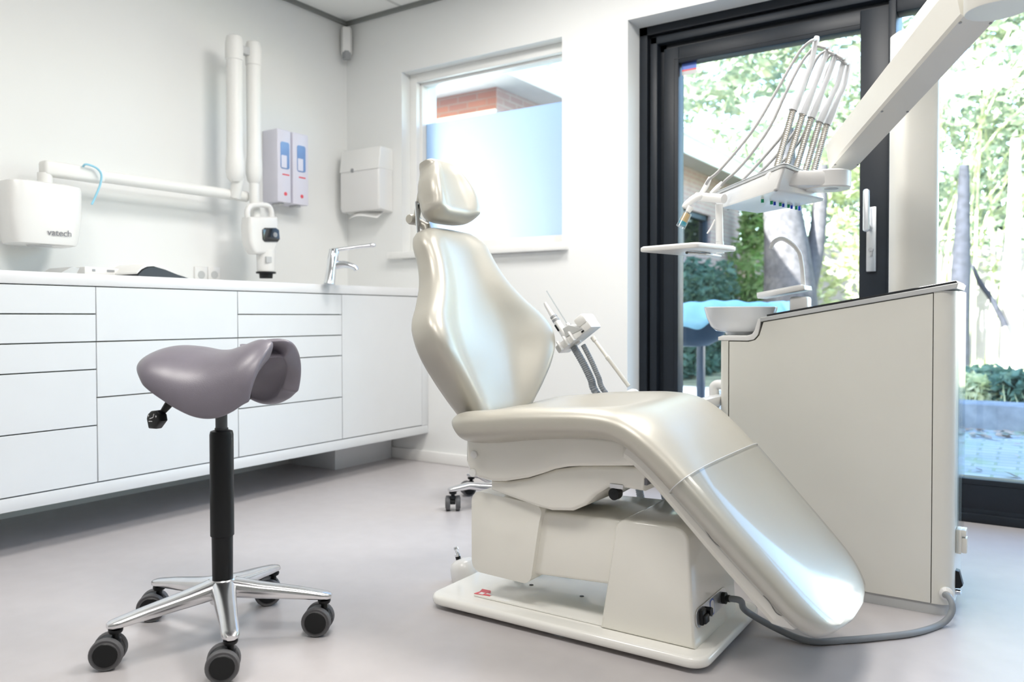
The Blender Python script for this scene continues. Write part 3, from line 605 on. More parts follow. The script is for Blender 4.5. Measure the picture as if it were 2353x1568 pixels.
# white shell under the leg rest
rings = []
for i in range(int(NS*0.47), int(NS*0.955)+1):
    a = Q[max(i-1, 0)]; b = Q[min(i+1, NS)]; tg = (b-a).normalized(); nr = Vector((-tg.z, 0, tg.x)); th = smooth_tab(seat_tab, i/NS)[1]
    e = min(1, (i-NS*0.47+2)/6, (NS*0.955-i+3)/8)
    base = Q[i]-nr*(th-0.012); lowp = Q[i]-nr*(th+0.006+0.018*e); w = 0.222*(0.75+0.25*e)
    ring_ = [(w, base), (w, Q[i]-nr*(th+0.010*e)), (w-0.012, lowp), (-w+0.012, lowp), (-w, Q[i]-nr*(th+0.010*e)), (-w, base)]
    rings.append([Vector((p.x, YC+y, p.z)) for y, p in ring_])
sh = MB().loft(rings).build('leg_rest_shell', 'cover2', chair)
# wire clips under the leg rest
w0 = YC-0.225
mb = MB().tube([PY(a, b, w0) for a, b in ((1616, 1212), (1640, 1245), (1668, 1268), (1700, 1300), (1712, 1312))], 0.0009, 6, 4); mb.build('wire_clip', 'dgrey', sh)
mb = MB().tube([PY(a, b, w0) for a, b in ((1754, 1369), (1768, 1384), (1783, 1408), (1796, 1416))], 0.0009, 6, 4); mb.build('wire_clip', 'dgrey', sh)

# --- pads: backrest and headrest
def pad(o, phi, length, tab, ns=40, n=56, y0=YC):
    """o bottom centre of the front face, phi recline; tab rows: s, half width, thickness, wing lift, crease position, front offset"""
    up = Vector((-math.sin(phi), 0, math.cos(phi))); nr = Vector((math.cos(phi), 0, math.sin(phi))); rings = []
    for i in range(ns+1):
        s = i/ns; w, th, wing, cr, fo = smooth_tab(tab, s); c0 = o+up*(length*s)+nr*fo; r = []
        for k in range(n):
            an = 2*math.pi*k/n; c, si = math.cos(an), math.sin(an)
            yy = sgp(c, 0.55); a = abs(yy); h = sgp(si, 0.85)
            d = -th/2+th/2*h
            t = max(0, min(1, (a-cr)/(1.0-cr))); t = t*t*(3-2*t)
            d += wing*t*(0.55 if si < 0 else 1.0)
            r.append(Vector((c0.x, y0+w*yy, c0.z))+nr*d)
        rings.append(r)
    return MB().loft(rings)
PHI = R(18.5)
back_tab = [(0.0, 0.085, 0.03, 0.0, 0.3, -0.02), (0.02, 0.125, 0.06, 0.01, 0.3, -0.01), (0.06, 0.152, 0.085, 0.03, 0.3, 0.0), (0.14, 0.195, 0.10, 0.06, 0.28, 0.0), (0.24, 0.248, 0.105, 0.085, 0.28, 0.0), (0.34, 0.288, 0.105, 0.098, 0.28, 0.0), (0.42, 0.298, 0.105, 0.098, 0.26, 0.0), (0.50, 0.282, 0.105, 0.086, 0.24, 0.0), (0.60, 0.228, 0.105, 0.068, 0.22, 0.0), (0.70, 0.184, 0.100, 0.052, 0.2, 0.0), (0.80, 0.160, 0.096, 0.040, 0.2, 0.0), (0.90, 0.152, 0.094, 0.028, 0.2, 0.0), (0.955, 0.132, 0.086, 0.018, 0.2, -0.006), (0.985, 0.105, 0.066, 0.010, 0.25, -0.016), (1.0, 0.07, 0.03, 0.0, 0.25, -0.03)]
mb = pad(Vector((-1.275, YC, 0.50)), PHI, 0.605, back_tab); br = mb.build('backrest', 'leather', chair, 60)
head_tab = [(0.0, 0.07, 0.03, 0.0, 0.35, -0.025), (0.03, 0.090, 0.065, 0.008, 0.3, -0.010), (0.10, 0.110, 0.090, 0.022, 0.3, 0.0), (0.25, 0.108, 0.098, 0.032, 0.3, 0.0), (0.42, 0.103, 0.098, 0.034, 0.28, 0.0), (0.60, 0.090, 0.095, 0.030, 0.28, 0.0), (0.78, 0.066, 0.088, 0.022, 0.28, 0.0), (0.90, 0.050, 0.080, 0.012, 0.33, -0.004), (0.965, 0.056, 0.060, 0.004, 0.33, -0.012), (1.0, 0.03, 0.025, 0.0, 0.33, -0.03)]
mb = pad(Vector((-1.435, YC, 1.098)), R(20), 0.195, head_tab, 30); hr = mb.build('headrest', 'leather', chair, 60)
bk = Vector((-1.50, YC, 1.17))
mb = MB()
a, b = PY(956, 508, YC), PY(973, 414, YC)
mb.tube([a, b], 0.0105, 14); mb.tube([a+Vector((0, 0, 0.0)), PY(980, 522, YC), PY(985, 545, YC)], [0.013, 0.015, 0.015], 14)
mb.lathe([(0.001, 0), (0.013, 0.001), (0.0165, 0.008), (0.0165, 0.040), (0.013, 0.047), (0.001, 0.048)], PY(951, 505, YC)+Vector((0, -0.024, 0)), (0, 1, 0), 20)
hb = mb.build('headrest_bracket', 'leather', chair)
c = PY(969, 407, YC); MB().lathe([(0, 0), (0.009, 0), (0.009, 0.03), (0, 0.03)], c, (1, 0, 0.3), 12).build('bracket_pin', 'leather', hb)
for dy in (-0.022, 0.026):
    a2, b2 = PY(972, 518, YC), PY(962, 470, YC)
    MB().tube([a2+Vector((0, dy, -0.03)), b2+Vector((0.01, dy, 0.005))], 0.0055, 8).build('slide_rail', 'chrome', hb)
a2, b2 = PY(958, 492, YC-0.02), PY(972, 430, YC-0.02)
MB().tube([a2, b2], 0.0022, 6).build('bracket_slot', 'black', hb)
# --- foot joystick pot at the back of the base
c = PZ(1075, 1338, 0.0)
ax = Vector((-0.26, -0.05, 1)).normalized()
mb = MB().lathe([(0.001, 0.0), (0.045, 0.0), (0.045, 0.026), (0.043, 0.046), (0.036, 0.062), (0.022, 0.070), (0.001, 0.072)], c, ax, 28); fp = mb.build('foot_joystick', 'white', chair)
t0 = c+ax*0.066+Vector((-0.016, 0, 0.0))
mb = MB().lathe([(0.001, 0), (0.008, 0), (0.008, 0.010), (0.001, 0.010)], t0, ax, 12); mb.build('rubber_boot', 'black', fp)
mb = MB().lathe([(0.001, 0), (0.0085, 0), (0.009, 0.006), (0.005, 0.010), (0.005, 0.018), (0.008, 0.022), (0.007, 0.028), (0.001, 0.029)], t0+ax*0.010, ax, 14); mb.build('stick', 'chrome', fp)

# ================================================================== power cable from chair to console
g = fr @ Vector((0.075, 0.0, 0.018))
c1 = PX(2163, 1370, -0.20)
pts = [g, g+Vector((0.03, 0.0, 0.0)), PZ(1715, 1405, 0.06), PZ(1790, 1448, 0.016), PZ(1860, 1474, 0.0085), PZ(1940, 1472, 0.0085), PZ(2020, 1465, 0.0085), PZ(2100, 1455, 0.0085), PZ(2160, 1436, 0.0085)]
P9 = PY(2185, 1412, 2.335); P10 = PY(2188, 1388, 2.345); P11 = PY(2172, 1368, 2.385)
pts += [P9, P10, PY(2180, 1372, 2.36), P11]
o = MB().tube(pts, 0.0082, 12, 6).build('power_cable', 'hose'); tag(o, 'thick grey cable lying on the floor from chair base to console', 'cable')

# ================================================================== saddle stool
SCX, SCY = -1.702, 1.262
stool = thing('saddle_stool', 'violet-grey saddle stool with black post on a polished five-star base', 'stool', (SCX, SCY, 0))
def star_base(parent, cx, cy, a0, rad, zh, mtip, wheel_axis, wr=0.0365, zc=0.118, flat=False):
    for k in range(5):
        an = a0+2*math.pi*k/5; d = Vector((math.cos(an), math.sin(an), 0)); s = Vector((-d.y, d.x, 0)); rings = []
        for t, hw, zt_, zb_ in ((0.0, 0.034, zh+0.004, zh-0.05), (0.12, 0.030, zh, zh-0.045), (0.35, 0.026, zh-0.013, zh-0.05), (0.7, 0.0215, mtip+0.016, mtip-0.012), (0.93, 0.0200, mtip+0.004, mtip-0.016), (0.985, 0.0175, mtip+0.001, mtip-0.016), (1.02, 0.010, mtip-0.003, mtip-0.014)):
            c = Vector((cx, cy, 0))+d*(rad*t); prof = []
            for m in range(16):
                q = 2*math.pi*m/16; prof.append(c+s*(hw*sgp(math.cos(q), 0.6))+Vector((0, 0, (zt_+zb_)/2+(zt_-zb_)/2*sgp(math.sin(q), 0.7))))
            rings.append(prof)
        MB().loft(rings).build('base_leg', 'alu', parent)
        tip = Vector((cx, cy, 0))+d*(rad*0.95)
        w = Vector(wheel_axis).normalized() if not isinstance(wheel_axis, list) else Vector(wheel_axis[k]).normalized()
        off = Vector((-w.y, w.x, 0))*0.016
        ctr = tip+off; ctr.z = wr
        mb = MB().lathe([(0.001, 0), (0.012, 0), (0.012, 0.012), (0.008, 0.013), (0.008, mtip-0.06), (0.001, mtip-0.06)], (tip.x, tip.y, 0.052), (0, 0, 1), 14)
        mb.lathe([(0.001, 0), (0.014, 0), (0.016, 0.004), (0.016, 0.008), (0.001, 0.009)], (tip.x, tip.y, mtip-0.026), (0, 0, 1), 16)
        rings = []
        for u in (-0.0105, 0.0105):
            rings.append([ctr+w*u+Vector((-w.y*math.cos(q), w.x*math.cos(q), math.sin(q)))*wr*0.93 for q in [math.pi*m/12*1.0 for m in range(13)]]+[ctr+w*u])
        mb.loft(rings); ca = mb.build('caster', 'black', parent)
        for sd in (-1, 1):
            mb = MB().lathe([(0.001, 0.0), (wr*0.74, 0.0), (wr*0.80, 0.002), (wr*0.94, 0.0), (wr, 0.004), (wr, 0.0145), (wr*0.93, 0.018), (0.001, 0.018)], ctr+w*(sd*0.0295), -w*sd, 28); wh = mb.build('wheel', 'tire', ca)
            mb = MB().lathe([(0.001, 0.0), (wr*0.70, 0.0), (wr*0.745, 0.002), (wr*0.745, 0.006), (0.001, 0.006)], ctr+w*(sd*0.0312), -w*sd, 24); mb.build('hub_cap', 'black', ca)
star_base(stool, SCX, SCY, R(-33), 0.262, 0.148, 0.104, [(-0.75, 0.66, 0), (-0.55, 0.83, 0), (-0.80, 0.6, 0), (-0.70, 0.71, 0), (-0.72, 0.69, 0)])
mb = MB().lathe([(0.001, 0), (0.030, 0), (0.036, 0.02), (0.037, 0.052), (0.031, 0.060), (0.001, 0.060)], (SCX, SCY, 0.090), (0, 0, 1), 28); mb.build('base_hub', 'alu', stool)
mb = MB().lathe([(0.001, 0), (0.0245, 0), (0.0255, 0.11), (0.0285, 0.112), (0.0285, 0.364), (0.0265, 0.372), (0.018, 0.375), (0.001, 0.375)], (SCX, SCY, 0.145), (0, 0, 1), 28); mb.build('post_sleeve', 'black', stool)
mb = MB().lathe([(0.001, 0), (0.0155, 0), (0.0165, 0.006), (0.0143, 0.008), (0.0143, 0.10), (0.001, 0.10)], (SCX, SCY, 0.518), (0, 0, 1), 24); mb.build('gas_rod', 'dgrey', stool)
# saddle
SA = R(24); sa = Vector((math.cos(SA), math.sin(SA), 0)); sb = Vector((-math.sin(SA), math.cos(SA), 0))
ridge = [(-1.0, 0.690, 0.115, 0.030), (-0.85, 0.720, 0.150, 0.062), (-0.6, 0.736, 0.176, 0.090), (-0.30, 0.734, 0.186, 0.112), (0.0, 0.726, 0.184, 0.134), (0.25, 0.729, 0.180, 0.153), (0.5, 0.743, 0.174, 0.166), (0.75, 0.758, 0.164, 0.166), (0.9, 0.760, 0.152, 0.154), (1.0, 0.752, 0.140, 0.140)]
SL = 0.179
def saddle_pt(uu, vv):
    u, v = -1+2*uu, -1+2*vv
    zr, hw, drop = smooth_tab(ridge, u)
    a = v*1.60; y = hw*math.sin(a)*(1-0.08*v**4); z = zr-drop*(1-math.cos(a))
    x = SL*u-0.009
    if u < 0: x -= SL*u*0.40*(-u)**2*abs(v)**2.2
    else: x -= SL*u*(0.13*u**2*max(0, abs(v)-0.30)**1.6/0.565)
    if u > 0: x -= 0.085*u**3*math.exp(-(v/0.11)**2); z -= 0.02*u**2*math.exp(-(v/0.11)**2)
    return Vector((SCX, SCY, 0))+sa*x+sb*y+Vector((0, 0, z-0.006))
sd = MB().grid(saddle_pt, 30, 36).build('saddle_seat', 'saddle', stool, 180)
so = sd.modifiers.new('padding', 'SOLIDIFY'); so.thickness = 0.046; so.offset = -1.0 if sd.data.polygons[15*36+18].normal.z > 0 else 1.0
ss = sd.modifiers.new('soft', 'SUBSURF'); ss.levels = 2; ss.render_levels = 2
c = Vector((SCX, SCY, 0))
mb = MB().box(-0.12, 0.06, -0.045, 0.045, 0.590, 0.618, 0.008, mtx=Matrix.Translation(c) @ Matrix.Rotation(SA, 4, 'Z')); mb.build('seat_plate', 'black', stool)
k0, k1, k2 = PY(393, 922, 1.20), PY(372, 950, 1.19), PY(362, 962, 1.185)
mb = MB().tube([PY(440, 900, 1.24), k0, k1], [0.009, 0.012, 0.007], 12); mb.build('lever_arm', 'black', stool)
mb = MB().prism([(k2.x+a, k2.z+b) for a, b in ((-0.030, -0.002), (-0.022, -0.026), (0.006, -0.025), (0.030, -0.004), (0.026, 0.012), (0.012, 0.022), (-0.012, 0.019), (-0.026, 0.010))], 'y', 1.172, 1.196, 0.006); lv = mb.build('lever_paddle', 'black', stool)
mb = MB()
for q in ((-0.018, 0.006), (0.014, 0.006)): mb.prism([(k2.x+q[0]-0.003, k2.z+q[1]+0.003), (k2.x+q[0]+0.003, k2.z+q[1]+0.003), (k2.x+q[0], k2.z+q[1]-0.002)], 'y', 1.1712, 1.1725)
mb.tube([(k2.x-0.012, 1.1716, k2.z+0.0), (k2.x+0.002, 1.1716, k2.z+0.004), (k2.x+0.006, 1.1716, k2.z+0.013)], 0.0011, 6); mb.tube([(k2.x-0.016, 1.1716, k2.z-0.007), (k2.x-0.002, 1.1716, k2.z-0.006)], 0.0011, 6)
mb.build('lever_symbols', 'winkg', lv)
mb = MB().prism([(k0.x+0.03, k0.z+0.02), (k0.x+0.04, k0.z-0.004), (k0.x+0.12, k0.z+0.0), (k0.x+0.12, k0.z+0.03)], 'y', 1.215, 1.30, 0.004); mb.build('tilt_housing', 'black', stool)

# ================================================================== second stool behind the chair
w1 = PZ(1036, 1176, 0.0); S2 = Vector((-1.88, 2.83, 0))
an = math.atan2(w1.y-S2.y, w1.x-S2.x)
st2 = thing('operator_stool', 'stool with chrome star base half hidden behind the dental chair', 'stool', (S2.x, S2.y, 0))
star_base(st2, S2.x, S2.y, an, 0.275, 0.115, 0.098, [(0.80, 0.60, 0), (0.9, -0.4, 0), (0.3, 0.9, 0), (0.8, 0.5, 0), (-0.8, 0.6, 0)], 0.031)
mb = MB().lathe([(0.001, 0), (0.026, 0), (0.026, 0.18), (0.014, 0.19), (0.014, 0.25), (0.001, 0.25)], (S2.x, S2.y, 0.10), (0, 0, 1)); mb.build('post', 'black', st2)
mb = MB().lathe([(0.001, 0), (0.13, 0), (0.16, 0.015), (0.165, 0.035), (0.15, 0.055), (0.001, 0.058)], (S2.x, S2.y, 0.345), (0, 0, 1), 32); mb.build('seat', 'saddle', st2)

# ================================================================== console (cuspidor unit)
CY0, CY1 = 2.40, 2.64
con = thing('cuspidor_console', 'cream floor-standing console with sloping dark glass top right of the chair', 'dental unit', (-0.5, 2.5, 0))
def slope(x): return 0.797+(x+0.70)*(0.0895/0.515)
body = [(-0.818, 0.03), (-0.818, 0.727), (-0.735, 0.727), (-0.712, 0.735), (-0.702, 0.755), (-0.694, slope(-0.694)-0.012), (-0.243, slope(-0.243)-0.012), (-0.243, 0.03)]
mb = MB().prism(body, 'y', CY0+0.004, CY1, 0.0); mb.build('console_body', 'seam', con)
mb = MB().prism([(-0.823, CY0+0.012)]+arc(-0.811, CY0+0.012, 0.012, 180, 270, 4)+[(-0.7975, CY0), (-0.7975, CY0+0.02), (-0.80, CY1+0.001), (-0.823, CY1+0.001)], 'z', 0.03, 0.7265); mb.build('corner_post', 'console', con)
pan = [(-0.7945, 0.031), (-0.7945, 0.7245), (-0.736, 0.7245), (-0.716, 0.730), (-0.7035, 0.744), (-0.698, 0.762), (-0.6915, slope(-0.6915)-0.0145), (-0.2435, slope(-0.2435)-0.0145), (-0.2435, 0.031)]
mb = MB().prism(pan, 'y', CY0, CY0+0.0035, 0.0007, 1); mb.build('front_panel', 'console', con)
mb = MB().prism([(-0.2415, CY0)]+arc(-0.232, CY0+0.042, 0.042, -90, 0, 8)+[(-0.19, CY1+0.002), (-0.2415, CY1+0.002)], 'z', 0.031, slope(-0.215)-0.0135); mb.build('corner_post', 'console', con)
kick = [(-0.80, CY0+0.006)]+arc(-0.236, CY0+0.042, 0.036, -90, 0, 6)+[(-0.20, CY1-0.01), (-0.80, CY1-0.01)]
mb = MB().prism(kick, 'z', 0.0, 0.030); mb.build('kick_plate', 'lgrey', con)
mb = MB().prism([(-0.700, slope(-0.70)-0.0125), (-0.188, slope(-0.188)-0.0125), (-0.184, slope(-0.184)+0.002), (-0.700, slope(-0.70)+0.000)], 'y', CY0-0.005, CY1+0.006, 0.0015, 1); tp = mb.build('top_frame', 'lgrey', con)
mb = MB().prism([(-0.681, slope(-0.681)+0.0005), (-0.186, slope(-0.186)+0.0020), (-0.190, slope(-0.19)+0.0085), (-0.681, slope(-0.681)+0.0060)], 'y', CY0-0.0035, CY1+0.004, 0.001, 1); mb.build('glass_top', 'bglass', tp)
led = [(-0.829, 0.7275), (-0.829, 0.738), (-0.815, 0.7425), (-0.742, 0.7425), (-0.725, 0.748), (-0.717, 0.760), (-0.707, 0.794), (-0.6975, 0.794), (-0.7035, 0.762), (-0.708, 0.745), (-0.720, 0.7315), (-0.738, 0.7275)]
mb = MB().prism(led, 'y', CY0-0.002, CY1+0.004, 0.0015, 2); mb.build('basin_ledge', 'white', con)
bc = Vector((-0.800, 2.525, 0.743))
mb = MB().lathe([(0.001, 0.0), (0.045, 0.0), (0.047, 0.008), (0.075, 0.012), (0.092, 0.026), (0.105, 0.055), (0.113, 0.086), (0.110, 0.088), (0.100, 0.06), (0.085, 0.032), (0.03, 0.02), (0.001, 0.018)], bc, (0, 0, 1), 40); mb.build('spittoon_bowl', 'porcelain', con)
# cup filler: pillar, shelf, spout
mb = MB().box(-0.655, -0.600, 2.545, 2.605, 0.79, 0.862, 0.008); fpil = mb.build('filler_pillar', 'white', con)
a, b = PY(1750, 686, 2.57), PY(1858, 666, 2.57)
mb = MB().box(0, (b-a).length, -0.05, 0.05, -0.002, 0.014, 0.003, mtx=frame(a, b-a, (0, 1, 0))); mb.box(0.0, (b-a).length-0.01, -0.045, 0.045, 0.014, 0.017, 0.001, mtx=frame(a, b-a, (0, 1, 0))); mb.build('cup_shelf', 'white', con)
sp = [PY(q[0], q[1], 2.575) for q in ((1846, 668), (1845, 640), (1841, 600), (1836, 580), (1822, 563), (1804, 551), (1792, 549), (1780, 555), (1774, 563), (1771, 572))]
mb = MB().tube(sp, 0.0066, 12, 4); mb.build('water_spout', 'white', con)
# elbow pipe at the left end
e0 = PY(1660, 884, 2.47); e1 = PY(1642, 886, 2.47); e2 = PY(1641, 905, 2.47); e3 = PY(1641, 935, 2.47)
mb = MB().tube([e0+Vector((0.02, 0, 0)), e0, e1+Vector((0.006, 0, 0.002)), e1+Vector((-0.002, 0, -0.008)), e2, e3, e3+Vector((0, 0, -0.25))], 0.0155, 16, 4); mb.tube([e2+Vector((0, 0, -0.004)), e2+Vector((0, 0, -0.008)), e3], [0.0155, 0.0175, 0.0175], 16); mb.build('elbow_pipe', 'white', con)
# right end: acrylic guard, socket, switch, cable gland
mb = MB().box(-0.186, -0.183, CY0+0.045, CY1+0.0, 0.165, 0.868); mb.build('acrylic_guard', 'acryl', con)
c = PY(2196, 1246, 2.455)
mb = MB().box(-0.19, -0.176, 2.455, 2.50, c.z-0.032, c.z+0.034, 0.003); mb.box(-0.178, -0.163, 2.46, 2.495, c.z-0.030, c.z+0.012, 0.004); mb.box(-0.178, -0.165, 2.455, 2.50, c.z+0.016, c.z+0.034, 0.003); mb.build('socket_block', 'cover2', con)
c = PY(2194, 1334, 2.455)
mb = MB().prism([(-0.19, c.z-0.022), (-0.190, c.z+0.026), (-0.181, c.z+0.024), (-0.172, c.z-0.012), (-0.178, c.z-0.02)], 'y', 2.455, 2.485, 0.002); mb.build('rocker_switch', 'black', con)
mb = MB().lathe([(0.001, 0), (0.007, 0), (0.007, 0.012), (0.001, 0.014)], (-0.19, 2.465, c.z-0.034), (1, 0, 0), 12); mb.build('hose_nipple', 'chrome', con)
cg = P11
mb = MB().lathe([(0.0085, 0), (0.016, 0.0), (0.0175, 0.006), (0.0175, 0.012), (0.010, 0.018), (0.0085, 0.018)], P11+Vector((0, 0.022, 0)), (0.15, -1, 0), 20); mb.build('cable_gland', 'white', con)

# ================================================================== suction holder arm behind the seat
YS = 2.26
su = thing('suction_holder', 'white suction holder on a jointed arm with two grey hoses beside the backrest', 'suction holder', PY(1335, 780, YS))
def S(a, b, y=YS): return PY(a, b, y)
bA, bB = S(1290, 803), S(1365, 742)
mb = MB().box(0, (bB-bA).length, -0.035, 0.035, -0.016, 0.010, 0.004, mtx=frame(bA, bB-bA, (0, 1, 0)))
mb.box((bB-bA).length*0.72, (bB-bA).length*1.0, -0.04, 0.04, 0.006, 0.040, 0.009, mtx=frame(bA, bB-bA, (0, 1, 0)))
hb_ = mb.build('holder_block', 'white', su)
mb = MB().prism([(0.055, 0.010), (0.118, -0.004), (0.118, 0.002), (0.085, 0.038), (0.06, 0.040)], 'y', -0.038, 0.034, 0.003, mtx=frame(bA, bB-bA, (0, 1, 0))); mb.build('holder_wing', 'lgrey', hb_)
for dx in (0.022, 0.05, 0.075): MB().box(dx, dx+0.004, -0.052, -0.034, -0.018, 0.016, 0.001, mtx=frame(bA, bB-bA, (0, 1, 0))).build('holder_fork', 'white', hb_)
c = S(1339, 762, YS-0.04); MB().box(-0.005, 0.005, -0.002, 0.001, -0.0025, 0.0025, mtx=frame(c, bB-bA, (0, 1, 0))).build('slot', 'black', hb_)
mb = MB().tube([S(1316, 798), S(1300, 772), S(1276, 735)], [0.0125, 0.013, 0.0115], 16); mb.tube([S(1278, 738), S(1270, 727)], 0.0105, 16); tb = mb.build('suction_handpiece', 'white', su)
mb = MB().tube([S(1279, 739), S(1276, 734)], 0.0122, 16); mb.tube([S(1274, 731), S(1271, 727)], 0.0115, 16); mb.build('collar_ring', 'mgrey', tb)
mb = MB().tube([S(1271, 728), S(1255, 702), S(1252, 696)], [0.0085, 0.006, 0.005], 12); mb.build('suction_tip', 'white', tb)
mb = MB().box(-0.003, 0.003, -0.0145, -0.010, -0.012, 0.012, 0.001, mtx=frame(S(1284, 754), S(1300, 772)-S(1276, 735), (0, 1, 0)) @ Matrix.Rotation(R(90), 4, 'Y')); mb.build('slider_mark', 'black', tb)
mb = MB().tube([S(1330, 790), S(1313, 755), S(1303, 744)], [0.0105, 0.009, 0.006], 14); sj = mb.build('saliva_handpiece', 'white', su)
mb = MB().tube([S(1303, 744), S(1280, 708), S(1256, 669)], [0.0022, 0.0022, 0.0022], 8, 3); mb.build('saliva_tube', 'vial', sj)
mb = MB().tube([S(1309, 750), S(1312, 746)], 0.003, 8); mb.build('valve_pin', 'black', sj)
def corr(mb, pts, r, pitch=0.0062):
    P = [Vector(p) for p in pts]; Q = []
    for i in range(len(P)-1):
        p0, p1, p2, p3 = P[max(i-1, 0)], P[i], P[i+1], P[min(i+2, len(P)-1)]; n = max(2, int((p2-p1).length/(pitch/2)))
        for k in range(n):
            t = k/n; Q.append(0.5*((2*p1)+(p2-p0)*t+(2*p0-5*p1+4*p2-p3)*t*t+(3*p1-p0-3*p2+p3)*t**3))
    Q.append(P[-1]); return mb.tube(Q, [r*(1.0 if i % 2 else 0.86) for i in range(len(Q))], 12)
mb = corr(MB(), [S(1318, 797), S(1340, 835), S(1358, 872), S(1371, 905), Vector((-1.06, YS, 0.42)), Vector((-1.02, YS+0.01, 0.22)), Vector((-0.96, YS+0.04, 0.06)), Vector((-0.88, YS+0.08, 0.03)), Vector((-0.845, YS+0.12, 0.05))], 0.0125); mb.build('suction_hose', 'hose', su, 20)
mb = corr(MB(), [S(1340, 793), S(1358, 828), S(1375, 866), S(1393, 905), Vector((-1.01, YS+0.03, 0.42)), Vector((-0.95, YS+0.03, 0.22)), Vector((-0.90, YS+0.06, 0.07)), Vector((-0.86, YS+0.12, 0.045)), Vector((-0.84, YS+0.18, 0.05))], 0.0088); mb.build('suction_hose', 'hose', su, 20)
rA, rB = S(1361, 775), S(1445, 888)
mb = MB().tube([rA, rA.lerp(rB, 0.08), rA.lerp(rB, 0.09), rA.lerp(rB, 0.40), rA.lerp(rB, 0.41), rA.lerp(rB, 0.46), rA.lerp(rB, 0.47), rB], [0.0075, 0.0075, 0.0058, 0.0058, 0.0075, 0.0075, 0.0064, 0.0064], 14); mb.build('arm_rod', 'cover2', su)
j = S(1455, 894)
mb = MB().lathe([(0.001, 0), (0.026, 0), (0.028, 0.01), (0.024, 0.022), (0.014, 0.030), (0.001, 0.031)], j-Vector((0, 0, 0.032)), (-0.5, 0, 0.9), 24); mb.box(j.x-0.01, -0.8245, YS-0.02, YS+0.02, j.z-0.055, j.z-0.022, 0.008); mb.box(-0.86, -0.8240, YS-0.02, CY0+0.06, j.z-0.055, j.z-0.022, 0.008); mb.build('arm_joint', 'white', su)

# ================================================================== delivery unit: column, arms, instrument head
du = thing('delivery_unit', 'cream column and jointed arm carrying the instrument head with five whip-arm hoses', 'dental delivery unit', (-0.33, 2.72, 0))
cc = PD(2100, 400, 2.45)
mb = MB().prism(rrect(-0.065, 0.065, -0.045, 0.045, 0.030, 6), 'z', 0.0, 1.66, 0.004, mtx=frame(Vector((cc.x, cc.y, 0)), tuple(_r0), (-_r0[1], _r0[0], 0))); mb.build('column', 'cover2', du)
pv = PD(2325, -40, 1.72)
hA = Vector((cc.x, cc.y, 1.60)); hB = Vector((pv.x, pv.y, 1.60))
mb = MB().box(-0.03, (hB-hA).length+0.05, -0.048, 0.048, -0.060, 0.060, 0.012, mtx=frame(hA, hB-hA, (hA-hB).cross(Vector((0, 0, -1))))); mb.build('swing_arm', 'cover2', du)
A0 = PD(1938, 386, 2.30); B0 = PD(2254, 38, 1.675)          # underside centre line of the spring arm
ax = (B0-A0).normalized(); side = ax.cross(Vector((0, 0, 1))).normalized(); upv = side.cross(ax)
rings = []
for t, w, h in ((-0.02, 0.036, 0.070), (0.0, 0.0415, 0.078), (0.1, 0.042, 0.082), (0.55, 0.043, 0.090), (0.9, 0.043, 0.094), (1.0, 0.043, 0.094)):
    c = A0.lerp(B0, t); rr = [(w-0.006, 0), (w, 0.006), (w, h-0.008), (w-0.008, h), (-w+0.008, h), (-w, h-0.008), (-w, 0.006), (-w+0.006, 0)]
    rings.append([c+side*a+upv*b for a, b in rr])
sa_ = MB().loft(rings).build('spring_arm', 'cover2', du)
for t in (0.03, 0.45, 0.97):
    for s_ in (-0.033, 0.033):
        MB().lathe([(0.001, 0), (0.0032, 0), (0.0032, 0.001), (0.001, 0.001)], A0.lerp(B0, t)+side*s_-upv*0.0006, -upv, 10).build('screw', 'mgrey', sa_)
mb = MB().lathe([(0.001, -0.10), (0.058, -0.10), (0.060, -0.095), (0.060, 0.10), (0.001, 0.10)], (B0+ax*0.055+side*0.0+Vector((0, 0, 0.075))), (0, 0, 1), 32); mb.box(-0.02, 0.30, -0.055, 0.055, -0.055, 0.10, 0.008, mtx=frame(B0+ax*0.055+Vector((0, 0, 0.085)), tuple(_r0), (-_r0[1], _r0[0], 0))); mb.build('pivot_housing', 'cover2', du)
for q, dd in (((1893, 372), 2.28), ((2190, 12), 1.68)):
    c = A0.lerp(B0, 0.03 if q[0] < 2000 else 0.95)-side*0.0425+upv*0.04
    mb = MB().lathe([(0.014, 0), (0.0155, 0), (0.0155, 0.0008), (0.014, 0.0008)], c, -side, 24); mb.build('cover_cap', 'cover2', sa_)
# knuckle disc and head
dc = PD(1902, 436, 2.27)
mb = MB().lathe([(0.001, 0), (0.058, 0), (0.0615, 0.004), (0.0615, 0.046), (0.059, 0.049), (0.001, 0.049)], dc, (0, 0, 1), 40); mb.build('knuckle', 'white', du)
kd = MB().lathe([(0.001, 0), (0.019, 0), (0.019, 0.001), (0.001, 0.001)], dc+Vector((0.012, -0.01, -0.0008)), (0, 0, 1), 24).build('knuckle_cap', 'lgrey', du)
zb_, zl_ = 1.143, 1.213
bot = [PZ(*q, zb_) for q in ((1783, 437), (1900, 461), (1742, 491), (1655, 478))]
lid = [PZ(*q, zl_) for q in ((1803, 379), (1868, 405))]
Nn, Rr, Bb, Ll = bot
tN = PZ(1800, 381, zl_-0.008); tL = PZ(1626, 455, zl_-0.008); tR = PZ(1868, 409, zl_-0.008); tB = tR+(tL-tN)*0.82
def inset(a, c, d): return a.lerp(c, d)
ctr = (Nn+Rr+Bb+Ll)/4; ctt = (tN+tR+tB+tL)/4
def poly_ring(Q, z, r=0.018, n=4):
    out = []
    for i in range(4):
        p, a, b = Q[i], Q[i-1], Q[(i+1) % 4]; u = (a-p).normalized(); v = (b-p).normalized()
        for k in range(n+1):
            t = k/n; c0 = p+u*r; c1 = p+v*r; q = c0*(1-t)**2+p*2*t*(1-t)+c1*t*t; out.append(Vector((q.x, q.y, z)))
    return out
